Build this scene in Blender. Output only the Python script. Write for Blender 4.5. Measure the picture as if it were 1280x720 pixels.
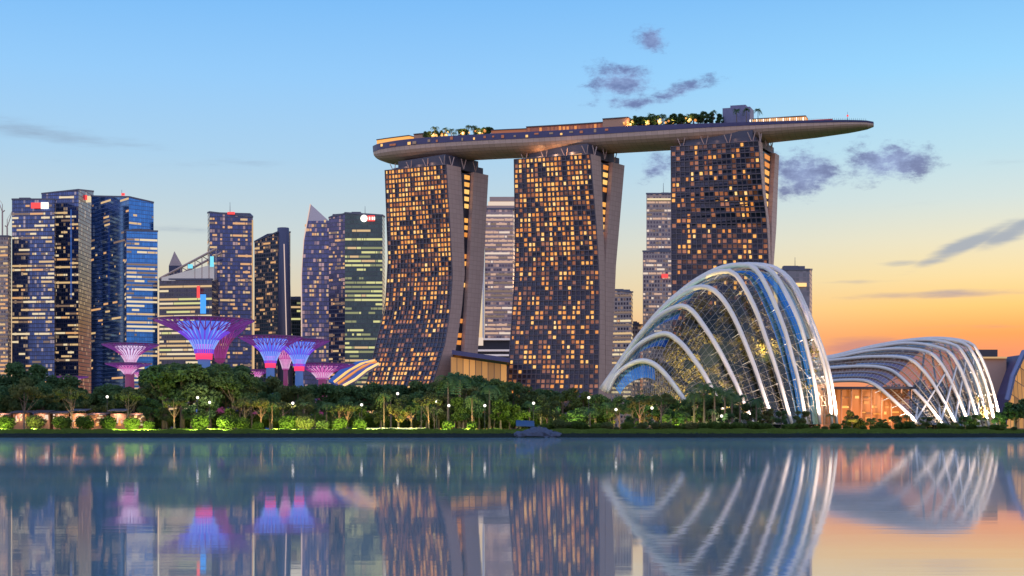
import bpy, math, random
import numpy as np
from mathutils import Vector
R = math.radians
random.seed(7); rng = np.random.default_rng(7)
for o in list(bpy.data.objects): bpy.data.objects.remove(o)
S = bpy.context.scene
COL = S.collection
F = 1840.0; HZ = 538.0; CZ = 2.0
def P(px, py, Y):                      # survey helper: bearing / elevation at distance Y -> world point
    return Vector(((px-640.0)*Y/F, Y, CZ+(HZ-py)*Y/F))
def PX(px, Y): return (px-640.0)*Y/F
def ZH(py, Y): return CZ+(HZ-py)*Y/F

# ------------------------------------------------------------ camera
cam = bpy.data.cameras.new('camera'); co = bpy.data.objects.new('camera', cam); COL.objects.link(co)
co.location = (0, 0, CZ); co.rotation_euler = (R(90), 0, 0)
cam.sensor_width = 36; cam.lens = 36*F/1280; cam.shift_y = (HZ-360)/1280
cam.clip_start = 0.5; cam.clip_end = 40000
S.camera = co
S.render.resolution_x = 1024; S.render.resolution_y = 576
S.view_settings.view_transform = 'Standard'; S.view_settings.look = 'None'
S.view_settings.exposure = 0.0; S.view_settings.gamma = 1
try:
    S.cycles.max_bounces = 7; S.cycles.glossy_bounces = 4; S.cycles.transparent_max_bounces = 12
    S.cycles.diffuse_bounces = 2; S.cycles.sample_clamp_indirect = 3.0; S.cycles.caustics_reflective = False; S.cycles.caustics_refractive = False
except Exception: pass

def srgb(r, g, b):
    f = lambda c: (c/255/12.92) if c/255 <= .04045 else ((c/255+.055)/1.055)**2.4
    return (f(r), f(g), f(b), 1)

# ------------------------------------------------------------ node helpers
class NT:
    def __init__(s, tree): s.t = tree; s.n = tree.nodes; s.l = tree.links
    def new(s, typ, **kw):
        nd = s.n.new(typ)
        for k, v in kw.items(): setattr(nd, k, v)
        return nd
    def put(s, sock, v):
        if hasattr(v, 'is_output') or isinstance(v, bpy.types.NodeSocket): s.l.new(v, sock)
        else: sock.default_value = v
    def m(s, op, a, b=0.0, c=0.0, clamp=False):
        nd = s.new('ShaderNodeMath', operation=op); nd.use_clamp = clamp
        s.put(nd.inputs[0], a); s.put(nd.inputs[1], b); s.put(nd.inputs[2], c)
        return nd.outputs[0]
    def mix(s, f, a, b, mode='MIX'):
        nd = s.new('ShaderNodeMix', data_type='RGBA', blend_type=mode)
        s.put(nd.inputs[0], f); s.put(nd.inputs[6], a); s.put(nd.inputs[7], b)
        return nd.outputs[2]
    def ramp(s, f, stops, interp='LINEAR'):
        nd = s.new('ShaderNodeValToRGB'); cr = nd.color_ramp; cr.interpolation = interp
        while len(cr.elements) > 1: cr.elements.remove(cr.elements[-1])
        cr.elements[0].position = stops[0][0]; cr.elements[0].color = stops[0][1]
        for p, c in stops[1:]:
            e = cr.elements.new(p); e.color = c
        s.put(nd.inputs[0], f); return nd.outputs[0]
    def noise(s, vec, scale, detail=3, rough=.5):
        nd = s.new('ShaderNodeTexNoise'); nd.inputs['Scale'].default_value = scale
        nd.inputs['Detail'].default_value = detail; nd.inputs['Roughness'].default_value = rough
        if vec is not None: s.l.new(vec, nd.inputs['Vector'])
        return nd.outputs[0]
    def smooth(s, v, a, b):
        nd = s.new('ShaderNodeMapRange', interpolation_type='SMOOTHSTEP')
        s.put(nd.inputs[0], v); nd.inputs[1].default_value = a; nd.inputs[2].default_value = b
        return nd.outputs[0]
    def xyz(s, x, y, z):
        nd = s.new('ShaderNodeCombineXYZ'); s.put(nd.inputs[0], x); s.put(nd.inputs[1], y); s.put(nd.inputs[2], z)
        return nd.outputs[0]

# ------------------------------------------------------------ world: dusk sky
SUN_EL, SUN_AZ = 1.5, 31.0             # just above the horizon, to the right behind the far garden dome
W = bpy.data.worlds.new('World'); S.world = W; W.use_nodes = True
nt = NT(W.node_tree); nt.n.clear()
tc = nt.new('ShaderNodeTexCoord'); sep = nt.new('ShaderNodeSeparateXYZ'); nt.l.new(tc.outputs['Generated'], sep.inputs[0])
X, Y_, Z = sep.outputs
az = nt.m('ARCTAN2', X, Y_); el = nt.m('ARCSINE', Z)
def elp(py, px=640):
    return math.atan((HZ-py)/F*math.cos(math.atan((px-640)/F)))
E0, E1 = -0.1, 1.5
def ep(e): return (e-E0)/(E1-E0)
elf = nt.m('DIVIDE', nt.m('SUBTRACT', el, E0), E1-E0, clamp=True)
top = [(ep(.45), srgb(88, 158, 232)), (ep(.8), srgb(66, 120, 200)), (1.0, srgb(48, 92, 175))]
low = [(0.0, (.05, .06, .09, 1)), (ep(-.004), (.09, .08, .1, 1))]
left = low+[(ep(elp(538)), srgb(228, 178, 140)), (ep(elp(420)), srgb(232, 198, 158)), (ep(elp(390)), srgb(228, 206, 172)), (ep(elp(350)), srgb(218, 210, 188)),
       (ep(elp(310)), srgb(206, 214, 210)), (ep(elp(260)), srgb(190, 211, 222)), (ep(elp(200)), srgb(170, 208, 236)), (ep(elp(100)), srgb(148, 202, 248)), (ep(elp(0)), srgb(124, 188, 246))]+top
right = low+[(ep(elp(538)), srgb(226, 128, 92)), (ep(elp(445)), srgb(240, 148, 108)), (ep(elp(420)), srgb(253, 166, 95)), (ep(elp(390)), srgb(254, 204, 122)), (ep(elp(350)), srgb(246, 222, 166)),
       (ep(elp(310)), srgb(233, 226, 196)), (ep(elp(260)), srgb(208, 224, 222)), (ep(elp(200)), srgb(184, 221, 236)), (ep(elp(100)), srgb(150, 212, 252)), (ep(elp(0)), srgb(126, 192, 246))]+top
back = [(0.0, (.05, .05, .08, 1)), (ep(-.004), (.07, .06, .1, 1)), (ep(.01), (.95, .80, .88, 1)), (ep(.12), (1.3, 1.08, 1.2, 1)), (ep(.3), (1.1, 1.18, 1.6, 1)), (ep(.7), (.62, .9, 1.5, 1)), (1.0, srgb(48, 92, 175))]
cl = nt.ramp(elf, left); cr = nt.ramp(elf, right); cb = nt.ramp(elf, back)
front = nt.mix(nt.smooth(az, R(-5), R(19)), cl, cr)
sky = nt.mix(nt.smooth(Y_, -.1, .75), cb, front)
# clouds live in sky direction space (azimuth / elevation)
vec = nt.xyz(nt.m('MULTIPLY', az, 1.0), nt.m('MULTIPLY', el, 1.9), 0.0)
n1 = nt.noise(vec, 42, 9, .68)
vec2 = nt.xyz(nt.m('MULTIPLY', nt.m('SUBTRACT', az, nt.m('MULTIPLY', el, .9)), 1.0), nt.m('MULTIPLY', el, 7.0), 3.0)
n2 = nt.noise(vec2, 9, 5, .6)
def blob(px, py, sx, sy, k=1.0, tilt=0.0):
    a0 = math.atan((px-640)/F); e0 = elp(py, px)
    da = nt.m('SUBTRACT', az, a0); de = nt.m('SUBTRACT', nt.m('SUBTRACT', el, e0), nt.m('MULTIPLY', da, tilt))
    q = nt.m('ADD', nt.m('POWER', nt.m('ABSOLUTE', nt.m('DIVIDE', da, sx/F)), 2.0), nt.m('POWER', nt.m('ABSOLUTE', nt.m('DIVIDE', de, sy/F)), 2.0))
    return nt.m('MULTIPLY', nt.m('EXPONENT', nt.m('MULTIPLY', q, -1.0)), k)
def fold(lst):
    v = lst[0]
    for x in lst[1:]: v = nt.m('MAXIMUM', v, x)
    return v
puffs = fold([blob(*b) for b in [(776, 102, 52, 25, 1.1), (815, 50, 22, 20, 1.1), (850, 114, 52, 14, .85, .25), (790, 128, 66, 10, .85), (1006, 216, 52, 36, 1.15), (960, 205, 50, 24, .95),
                                 (1112, 203, 60, 27, 1.25), (822, 208, 34, 24, .9)]])
streak = fold([blob(*b) for b in [(1195, 312, 75, 11, .95, .42), (1270, 288, 50, 12, .95, .4), (1125, 330, 40, 7, .7, .1), (90, 172, 190, 14, .5, -.1), (230, 205, 160, 12, .42), (215, 285, 60, 9, .45),
                                  (1190, 368, 120, 6, .75), (1060, 352, 80, 5, .6), (1085, 432, 70, 12, .9), (1250, 205, 60, 8, .5), (1210, 408, 120, 5, .6), (1160, 255, 90, 9, .45)]])
pm = nt.smooth(nt.m('ADD', puffs, nt.m('MULTIPLY', nt.m('SUBTRACT', n1, .5), 2.6)), .42, 1.1)
pm = nt.m('MULTIPLY', pm, nt.smooth(puffs, .05, .3))
sm = nt.smooth(nt.m('ADD', streak, nt.m('MULTIPLY', nt.m('SUBTRACT', n2, .5), 2.0)), 0.25, 1.0)
sm = nt.m('MULTIPLY', sm, nt.smooth(streak, .02, .3))
pcol = nt.ramp(n1, [(0.35, srgb(150, 168, 215)), (.62, srgb(96, 106, 158))])
scol = nt.mix(nt.smooth(el, elp(440), elp(330)), srgb(196, 136, 132), srgb(140, 158, 182))
sky = nt.mix(nt.m('MULTIPLY', sm, .8), sky, scol)
sky = nt.mix(nt.m('MULTIPLY', pm, .86), sky, pcol)
bg = nt.new('ShaderNodeBackground'); nt.l.new(sky, bg.inputs[0]); bg.inputs[1].default_value = 1.02
nis = nt.new('ShaderNodeTexSky', sky_type='NISHITA'); nis.sun_disc = False
nis.sun_elevation = R(SUN_EL); nis.sun_rotation = R(SUN_AZ)
bg2 = nt.new('ShaderNodeBackground'); nt.l.new(nis.outputs[0], bg2.inputs[0]); bg2.inputs[1].default_value = 0.006
add = nt.new('ShaderNodeAddShader'); nt.l.new(bg.outputs[0], add.inputs[0]); nt.l.new(bg2.outputs[0], add.inputs[1])
out = nt.new('ShaderNodeOutputWorld'); nt.l.new(add.outputs[0], out.inputs[0])
sun = bpy.data.lights.new('sun', 'SUN'); sun.energy = 0.35; sun.angle = R(12); sun.color = (1, .55, .28)
so = bpy.data.objects.new('sun', sun); COL.objects.link(so)
so.rotation_euler = Vector((math.sin(R(SUN_AZ))*math.cos(R(SUN_EL)), math.cos(R(SUN_AZ))*math.cos(R(SUN_EL)), math.sin(R(SUN_EL)))).to_track_quat('Z', 'Y').to_euler()
so.location = (300, 900, 400)

# ------------------------------------------------------------ materials
def mat(name, col=(.5, .5, .5), rough=.6, metal=0.0, emit=None, es=1.0, noise=0.0, nscale=.3, spec=.5):
    m = bpy.data.materials.new(name); m.use_nodes = True; t = NT(m.node_tree)
    b = t.n['Principled BSDF']
    b.inputs['Roughness'].default_value = rough; b.inputs['Metallic'].default_value = metal
    b.inputs['Specular IOR Level'].default_value = spec
    c = (*col[:3], 1)
    if noise > 0:
        g = t.new('ShaderNodeNewGeometry'); n = t.noise(g.outputs['Position'], nscale, 4, .6)
        k = t.m('ADD', t.m('MULTIPLY', t.m('SUBTRACT', n, .5), noise*2), 1.0)
        vm = t.new('ShaderNodeVectorMath', operation='SCALE'); vm.inputs[0].default_value = c[:3]; t.l.new(k, vm.inputs['Scale'])
        t.l.new(vm.outputs[0], b.inputs['Base Color'])
    else: b.inputs['Base Color'].default_value = c
    if emit:
        b.inputs['Emission Color'].default_value = (*emit[:3], 1); b.inputs['Emission Strength'].default_value = es
        try: m.cycles.emission_sampling = 'NONE'
        except Exception: pass
    return m
def facade_mat(name, glass, frame, metal=.75, rough=.12, slab=.24, mull=.14, var=.5, dim=None, dimp=.2):
    """UV in bays x floors: glass panes, spandrel line per floor, mullion per bay, random pane tint, some dimly lit rooms."""
    m = bpy.data.materials.new(name); m.use_nodes = True; t = NT(m.node_tree); b = t.n['Principled BSDF']
    uv = t.new('ShaderNodeUVMap'); sp = t.new('ShaderNodeSeparateXYZ'); t.l.new(uv.outputs[0], sp.inputs[0])
    u, v = sp.outputs[0], sp.outputs[1]
    fu, fv = t.m('FRACT', u), t.m('FRACT', v)
    line = t.m('MAXIMUM', t.m('LESS_THAN', fv, slab), t.m('LESS_THAN', fu, mull))
    wn = t.new('ShaderNodeTexWhiteNoise', noise_dimensions='2D'); t.l.new(t.xyz(t.m('FLOOR', u), t.m('FLOOR', v), 0.0), wn.inputs['Vector'])
    r = wn.outputs[0]
    k = t.m('ADD', t.m('MULTIPLY', r, var), 1-var/2)
    vm = t.new('ShaderNodeVectorMath', operation='SCALE'); vm.inputs[0].default_value = glass; t.l.new(k, vm.inputs['Scale'])
    t.l.new(t.mix(line, vm.outputs[0], (*frame, 1)), b.inputs['Base Color'])
    t.l.new(t.m('MULTIPLY', t.m('SUBTRACT', 1.0, line), metal), b.inputs['Metallic'])
    t.l.new(t.m('ADD', t.m('MULTIPLY', line, .4), rough), b.inputs['Roughness'])
    if dim:
        wn2 = t.new('ShaderNodeTexWhiteNoise', noise_dimensions='3D'); t.l.new(t.xyz(t.m('FLOOR', u), t.m('FLOOR', v), 5.0), wn2.inputs['Vector'])
        lit = t.m('MULTIPLY', t.m('LESS_THAN', wn2.outputs[0], dimp), t.m('SUBTRACT', 1.0, line))
        b.inputs['Emission Color'].default_value = (*dim, 1)
        t.l.new(t.m('MULTIPLY', lit, t.m('ADD', t.m('MULTIPLY', r, .35), .05)), b.inputs['Emission Strength'])
        try: m.cycles.emission_sampling = 'NONE'
        except Exception: pass
    return m
def glow(name, c, s): return mat(name, (.05, .05, .05), .6, 0, c, s)
M = {}
M['conc'] = mat('concrete_mauve', (.44, .30, .26), .7, noise=.12, nscale=.05)
M['dark'] = mat('dark_metal', (.03, .03, .045), .4, .3)
M['white'] = mat('white_paint', (.62, .57, .53), .45, noise=.06, nscale=.3)
M['warm0'] = glow('lamp_orange', (1, .34, .05), .85)
M['warm1'] = glow('lamp_amber', (1, .44, .085), 1.1)
M['warm2'] = glow('lamp_gold', (1, .54, .14), 1.25)
M['warm3'] = glow('lamp_pale', (1, .62, .22), 1.3)
M['warmd'] = glow('lamp_dim', (1, .28, .07), .30)
M['off0'] = glow('office_warm', (1, .66, .30), .70)
M['off1'] = glow('office_pale', (1, .80, .48), .85)
M['off2'] = glow('office_dim', (.8, .5, .32), .25)
M['off3'] = glow('office_orange', (1, .52, .2), .75)
M['lim0'] = glow('office_lime', (.92, .88, .34), .75)
M['lim1'] = glow('office_lime_dim', (.7, .72, .3), .38)
M['pin0'] = glow('office_rose', (1, .62, .42), .62)
M['pin1'] = glow('office_rose_pale', (1, .78, .62), .8)
M['blue'] = glow('screen_blue', (.05, .35, 1), 1.1)
M['cyan'] = glow('screen_cyan', (.2, .8, 1), 1.0)
M['red'] = glow('sign_red', (1, .05, .04), 1.3)
M['yellow'] = glow('sign_yellow', (1, .75, .05), 1.1)
M['wlight'] = glow('lamp_white', (1, .92, .8), 2.2)
M['edge'] = glow('edge_light', (1, .72, .62), .75)
M['edgeo'] = glow('edge_light_amber', (1, .6, .25), .6)

# ------------------------------------------------------------ mesh helpers
class MB:
    def __init__(s): s.v = []; s.f = []; s.mi = []; s.uv = []; s.mats = []
    def mid(s, m):
        if m not in s.mats: s.mats.append(m)
        return s.mats.index(m)
    def face(s, pts, m, uv=None):
        i = len(s.v); s.v.extend([tuple(p) for p in pts]); s.f.append(tuple(range(i, i+len(pts)))); s.mi.append(s.mid(m))
        s.uv.extend(uv if uv else [(0, 0)]*len(pts))
    def quad(s, a, b, c, d, m, uv=None): s.face([a, b, c, d], m, uv)
    def hexa(s, lo, hi, m):                    # lo, hi: 4 points each
        s.quad(lo[3], lo[2], lo[1], lo[0], m); s.quad(hi[0], hi[1], hi[2], hi[3], m)
        for i in range(4):
            j = (i+1) % 4; s.quad(lo[i], lo[j], hi[j], hi[i], m)
    def box(s, x0, x1, y0, y1, z0, z1, m):
        s.hexa([(x0, y0, z0), (x1, y0, z0), (x1, y1, z0), (x0, y1, z0)], [(x0, y0, z1), (x1, y0, z1), (x1, y1, z1), (x0, y1, z1)], m)
    def slabq(s, a, b, c, d, n, th, m):        # a thin pane with thickness th along n, front at a..d + n*th
        n = Vector(n)*th; A = [Vector(p) for p in (a, b, c, d)]; B = [p+n for p in A]
        s.quad(*B, m)
        for i in range(4):
            j = (i+1) % 4; s.quad(A[i], A[j], B[j], B[i], m)
    def tube(s, pts, rads, m, n=6, cap=True, flat=1.0):
        pts = [Vector(p) for p in pts]
        if not isinstance(rads, (list, tuple)): rads = [rads]*len(pts)
        rings = []
        up0 = Vector((0, 0, 1))
        for i, p in enumerate(pts):
            d = (pts[min(i+1, len(pts)-1)]-pts[max(i-1, 0)]).normalized()
            a = d.cross(up0)
            if a.length < .05: a = d.cross(Vector((1, 0, 0)))
            a.normalize(); b = a.cross(d).normalized()
            base = len(s.v)
            for k in range(n):
                t = 2*math.pi*k/n
                s.v.append(tuple(p+a*math.cos(t)*rads[i]+b*math.sin(t)*rads[i]*flat))
            rings.append(base)
        mi = s.mid(m)
        for i in range(len(pts)-1):
            for k in range(n):
                k2 = (k+1) % n
                s.f.append((rings[i]+k, rings[i]+k2, rings[i+1]+k2, rings[i+1]+k)); s.mi.append(mi); s.uv.extend([(0, 0)]*4)
        if cap:
            s.f.append(tuple(rings[0]+k for k in reversed(range(n)))); s.mi.append(mi); s.uv.extend([(0, 0)]*n)
            s.f.append(tuple(rings[-1]+k for k in range(n))); s.mi.append(mi); s.uv.extend([(0, 0)]*n)
    def sphere(s, c, r, m, n=8, k=5, sz=1.0):
        c = Vector(c); rows = []
        for i in range(k+1):
            t = math.pi*i/k; rows.append([c+Vector((math.sin(t)*math.cos(2*math.pi*j/n)*r, math.sin(t)*math.sin(2*math.pi*j/n)*r, math.cos(t)*r*sz)) for j in range(n)])
        for i in range(k):
            for j in range(n): s.quad(rows[i][j], rows[i+1][j], rows[i+1][(j+1) % n], rows[i][(j+1) % n], m)
    def build(s, name, parent=None, smooth=False, origin=None):
        me = bpy.data.meshes.new(name)
        v = s.v
        if origin is not None:
            ox, oy, oz = origin; v = [(a-ox, b-oy, c-oz) for a, b, c in v]
        me.from_pydata(v, [], s.f)
        for m in s.mats: me.materials.append(m)
        me.polygons.foreach_set('material_index', s.mi)
        ul = me.uv_layers.new(name='UVMap'); ul.data.foreach_set('uv', [c for p in s.uv for c in p])
        if smooth: me.polygons.foreach_set('use_smooth', [True]*len(s.f))
        me.update()
        o = bpy.data.objects.new(name, me); COL.objects.link(o)
        if parent is not None: o.parent = parent
        if origin is not None: o.location = origin
        return o
def tag(o, label=None, cat=None, group=None, kind=None):
    if label: o['label'] = label
    if cat: o['category'] = cat
    if group: o['group'] = group
    if kind: o['kind'] = kind
    return o
def empty(name, loc, label, cat, group=None):
    o = bpy.data.objects.new(name, None); COL.objects.link(o); o.location = loc; o.empty_display_size = 1
    return tag(o, label, cat, group)
def part(mb, name, root, smooth=False):          # verts given in world space; the root Empty is unrotated
    lx, ly, lz = root.location
    mb.v = [(a-lx, b-ly, c-lz) for a, b, c in mb.v]
    return mb.build(name, root, smooth)
def lerp(a, b, t): return a+(b-a)*t
def interp(tab, x):
    xs = [t[0] for t in tab]; ys = [t[1] for t in tab]
    return float(np.interp(x, xs, ys))
ORD = ['first', 'second', 'third', 'fourth', 'fifth', 'sixth', 'seventh', 'eighth', 'ninth', 'tenth', 'eleventh', 'twelfth', 'thirteenth', 'fourteenth', 'fifteenth', 'sixteenth',
       'seventeenth', 'eighteenth', 'nineteenth', 'twentieth', 'twenty-first', 'twenty-second', 'twenty-third', 'twenty-fourth', 'twenty-fifth']

def add_windows(root, cells, name='window', cap=100):
    """cells: list of (size, [4 pts], normal, material). The 100 that show largest become parts, the rest one part."""
    cells.sort(key=lambda c: -c[0])
    for c in cells[:cap]:
        b = MB(); b.slabq(*c[1], c[2], .22, c[3]); part(b, name, root)
    if len(cells) > cap:
        b = MB()
        for c in cells[cap:]: b.slabq(*c[1], c[2], .22, c[3])
        o = part(b, name, root); o['kind'] = 'stuff'

# ------------------------------------------------------------ water, ground, bank
def water_mat():
    m = bpy.data.materials.new('water'); m.use_nodes = True; t = NT(m.node_tree); t.n.clear()
    g = t.new('ShaderNodeNewGeometry'); sp = t.new('ShaderNodeSeparateXYZ'); t.l.new(g.outputs['Position'], sp.inputs[0])
    v = t.xyz(t.m('MULTIPLY', sp.outputs[0], .10), t.m('MULTIPLY', sp.outputs[1], 1.0), 0.0)
    n = t.noise(v, .55, 5, .62)
    v2 = t.xyz(t.m('MULTIPLY', sp.outputs[0], .02), t.m('MULTIPLY', sp.outputs[1], .12), 0.0)
    n2 = t.noise(v2, .6, 3, .5)
    bp = t.new('ShaderNodeBump'); bp.inputs['Strength'].default_value = 1.0; bp.inputs['Distance'].default_value = .0036
    t.l.new(t.m('MULTIPLY', n, t.m('ADD', n2, .3)), bp.inputs['Height'])
    ga = t.new('ShaderNodeBsdfGlossy'); ga.inputs['Color'].default_value = (.97, .95, .96, 1)
    t.l.new(t.m('ADD', t.m('MULTIPLY', n2, .05), .008), ga.inputs['Roughness']); t.l.new(bp.outputs[0], ga.inputs['Normal'])
    gb = t.new('ShaderNodeBsdfGlossy'); gb.inputs['Color'].default_value = (.75, .85, 1, 1); gb.inputs['Roughness'].default_value = .26
    t.l.new(bp.outputs[0], gb.inputs['Normal'])
    d = t.new('ShaderNodeBsdfDiffuse'); d.inputs['Color'].default_value = (.05, .17, .17, 1)
    m1 = t.new('ShaderNodeMixShader'); t.l.new(t.m('ADD', t.m('MULTIPLY', n2, .2), .10), m1.inputs[0]); t.l.new(ga.outputs[0], m1.inputs[1]); t.l.new(gb.outputs[0], m1.inputs[2])
    m2 = t.new('ShaderNodeMixShader'); m2.inputs[0].default_value = .17; t.l.new(m1.outputs[0], m2.inputs[1]); t.l.new(d.outputs[0], m2.inputs[2])
    o = t.new('ShaderNodeOutputMaterial'); t.l.new(m2.outputs[0], o.inputs[0])
    return m
b = MB(); wm = water_mat()
b.quad((-3000, -600, 0), (3000, -600, 0), (3000, 430, 0), (-3000, 430, 0), wm)
tag(b.build('water'), 'calm blue bay water mirroring the lit towers and domes', 'water', kind='structure')
def shore(x):     # distance of the waterline
    return 409+2.2*math.sin(x*.05)+1.4*math.sin(x*.17+1)+.7*math.sin(x*.53+2)+(10 if x > 110 else 0)*min(1, (x-110)/40 if x > 110 else 0)
def grass_mat():
    m = bpy.data.materials.new('bank_grass'); m.use_nodes = True; t = NT(m.node_tree); bs = t.n['Principled BSDF']
    g = t.new('ShaderNodeNewGeometry'); n = t.noise(g.outputs['Position'], .35, 5, .65)
    t.l.new(t.ramp(n, [(.3, (.03, .06, .018, 1)), (.5, (.08, .14, .025, 1)), (.7, (.16, .22, .045, 1))]), bs.inputs['Base Color'])
    bs.inputs['Roughness'].default_value = .9; bs.inputs['Specular IOR Level'].default_value = .1
    return m
GM = grass_mat()
M['rock'] = mat('bank_rock', (.012, .017, .014), .9, noise=.6, nscale=.8, spec=.1)
b = MB()
xs = list(np.arange(-220, 221, 1.0)); xs = [-4000, -1200, -500]+xs+[500, 1200, 4000]
prof = [(-2.0, -.6, 'rock'), (0, .25, 'rock'), (1.6, .75, 'rock'), (4.0, 1.25, 'g'), (7, 1.7, 'g'), (12, 2.0, 'g'), (20, 2.15, 'g')]
rows = []
for x in xs:
    s0 = shore(x) if abs(x) < 230 else 409
    r_ = []
    for (d, z, k) in prof:
        j = .16*math.sin(x*1.3+d)+.12*math.sin(x*.37+d*2)+random.uniform(-.1, .1) if 0 < d < 19 and abs(x) < 230 else 0
        r_.append((x, s0+d+j*2 if d < 19 else 432, z+j*.6))
    rows.append(r_)
for i in range(len(rows)-1):
    for j in range(len(prof)-1):
        b.quad(rows[i][j], rows[i+1][j], rows[i+1][j+1], rows[i][j+1], GM if j > 2 else M['rock'])
tag(b.build('bank'), 'grassy waterfront bank with dark rocky edge', 'bank', kind='structure')
b = MB(); b.quad((-4000, 432, 2.15), (4000, 432, 2.15), (16000, 25000, 2.15), (-16000, 25000, 2.15), GM)
tag(b.build('ground'), 'garden ground behind the waterfront', 'ground', kind='structure')
b = MB(); pm_ = mat('path_paving', (.42, .36, .32), .8, noise=.15)
for i in range(len(xs)-1):
    if abs(xs[i]) < 210: b.quad((xs[i], 433, 2.17), (xs[i+1], 433, 2.17), (xs[i+1], 437, 2.17), (xs[i], 437, 2.17), pm_)
tag(b.build('path'), 'pale promenade path along the bank', 'path', kind='structure')

# ------------------------------------------------------------ hotel towers
HF = facade_mat('hotel_facade', (.014, .019, .05), (.038, .034, .058), metal=.2, rough=.25, slab=.2, mull=.16, var=.9, dim=(1, .36, .12), dimp=.32)  # warm dim panes also stand for interior light reflected on the facade
M['slab'] = mat('hotel_slab_edge', (.115, .09, .11), .6)
CPM = facade_mat('wall_panels', (.47, .31, .26), (.36, .235, .20), metal=0, rough=.6, slab=.07, mull=.05, var=.10)
def hotel(a_deg, RF, Wd, zt_r, zt_l, prR, prL, eb, wf, wb, density, label, seed):
    rnd = random.Random(seed)
    a = R(a_deg); u = Vector((math.cos(a), -math.sin(a), 0)); nb = Vector((math.sin(a), math.cos(a), 0)); n = -nb
    RFv = Vector((RF[0], RF[1], 0)); LFv = RFv-u*Wd
    def solve(org, px):
        k = (px-640)/F; return (k*org.y-org.x)/(math.sin(a)-k*math.cos(a))
    def zof(py, Y): return ZH(py, Y)
    def table(tab, org): return sorted([(zof(py, org.y), solve(org, px)) for py, px in tab])
    tR, tL, tE, tWF, tWB = table(prR, RFv), table(prL, LFv), table(eb, RFv), table(wf, RFv), table(wb, RFv)
    root = empty('hotel_tower', (RF[0], RF[1], 0), label, 'hotel tower', 'three matching hotel towers under the rooftop deck')
    NZ = 40
    def top(uu): return lerp(zt_l, zt_r, uu)
    def front(uu, t):                    # uu along the facade, t 0..1 height
        z = t*top(uu)
        s = lerp(interp(tL, z), interp(tR, z), uu)
        p = lerp(LFv, RFv, uu)+nb*s; p.z = z; return p
    def nrm(t): return n
    # east slab body
    body = MB(); wall = MB(); wbody = MB()
    FL, BAY = 56, 19
    for i in range(NZ):
        t0, t1 = i/NZ, (i+1)/NZ
        def ring(t):
            z = t*zt_r; th = interp(tE, z)-interp(tR, z)
            LF_, RF_ = front(0, t), front(1, t)
            return LF_, RF_, RF_+nb*th, LF_+nb*th
        A, B = ring(t0), ring(t1)
        body.quad(A[0], A[1], B[1], B[0], HF, [(0, t0*FL), (BAY, t0*FL), (BAY, t1*FL), (0, t1*FL)])
        for (p, q) in ((1, 2), (2, 3), (3, 0)): wall.quad(A[p], A[q], B[q], B[p], CPM, [(0, i*1.4), (4, i*1.4), (4, (i+1)*1.4), (0, (i+1)*1.4)])
        def ring2(t):
            z = t*(zt_r-1.5); f = interp(tWF, z); bk = interp(tWB, z)
            r0 = RFv+nb*f; r1 = RFv+nb*bk; l0 = r0-u*Wd; l1 = r1-u*Wd
            for p in (r0, r1, l0, l1): p.z = z
            return l0, r0, r1, l1
        C, D = ring2(t0), ring2(t1)
        for (p, q) in ((0, 1), (1, 2), (2, 3), (3, 0)): wbody.quad(C[p], C[q], D[q], D[p], CPM, [(0, i*1.4), (4, i*1.4), (4, (i+1)*1.4), (0, (i+1)*1.4)])
    T = ring(1); wall.quad(T[0], T[1], T[2], T[3], M['conc'])
    T = ring2(1); wbody.quad(*T, M['conc'])
    part(body, 'facade', root); part(wall, 'end_wall', root); part(wbody, 'rear_slab', root)
    # floor slab edges and party fins, real relief
    sl = MB()
    for k in range(1, FL+1):
        t = k/FL
        pts = [front(i/6, t) for i in range(7)]
        for i in range(6):
            p, q = pts[i], pts[i+1]; o_ = n*.75; d = Vector((0, 0, .42))
            sl.hexa([p-d, q-d, q-d+o_, p-d+o_], [p, q, q+o_, p+o_], M['slab'])
    part(sl, 'balcony_slabs', root)
    fn = MB()
    for k in range(0, BAY+1):
        uu = k/BAY
        for i in range(12):
            p, q = front(uu, i/12), front(uu, (i+1)/12); o_ = n*.6; e = u*.22
            fn.hexa([p-e, p+e, p+e+o_, p-e+o_], [q-e, q+e, q+e+o_, q-e+o_], M['slab'])
    part(fn, 'fins', root)
    # lit rooms
    cells = []; prevlit = [False]*BAY
    for f in range(2, FL):
        tmid = f/FL
        dens = interp(density, tmid)
        if dens <= 0: continue
        run = rnd.random() < .1
        for c in range(BAY):
            dd_ = dens*(1.25 if run else 1)
            if prevlit[c]: dd_ = min(.9, dd_*1.55)
            else: dd_ *= .72
            prevlit[c] = rnd.random() < dd_
            if prevlit[c]:
                u0 = (c+rnd.choice([.14, .2, .3]))/BAY; u1 = (c+rnd.choice([.8, .76, .62]))/BAY
                pts = [front(u0, (f+.16)/FL), front(u1, (f+.16)/FL), front(u1, (f+.78)/FL), front(u0, (f+.78)/FL)]
                w = rnd.choices(['warm0', 'warm1', 'warm2', 'warm3', 'warmd'], [.26, .30, .15, .05, .24])[0]
                cells.append((rnd.random()*.01+(u1-u0)*(1 if w != 'warmd' else .5), pts, n, M[w]))
    add_windows(root, cells)
    # atrium glazing between the two slabs at the visible end
    at = MB(); ac = []
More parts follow.
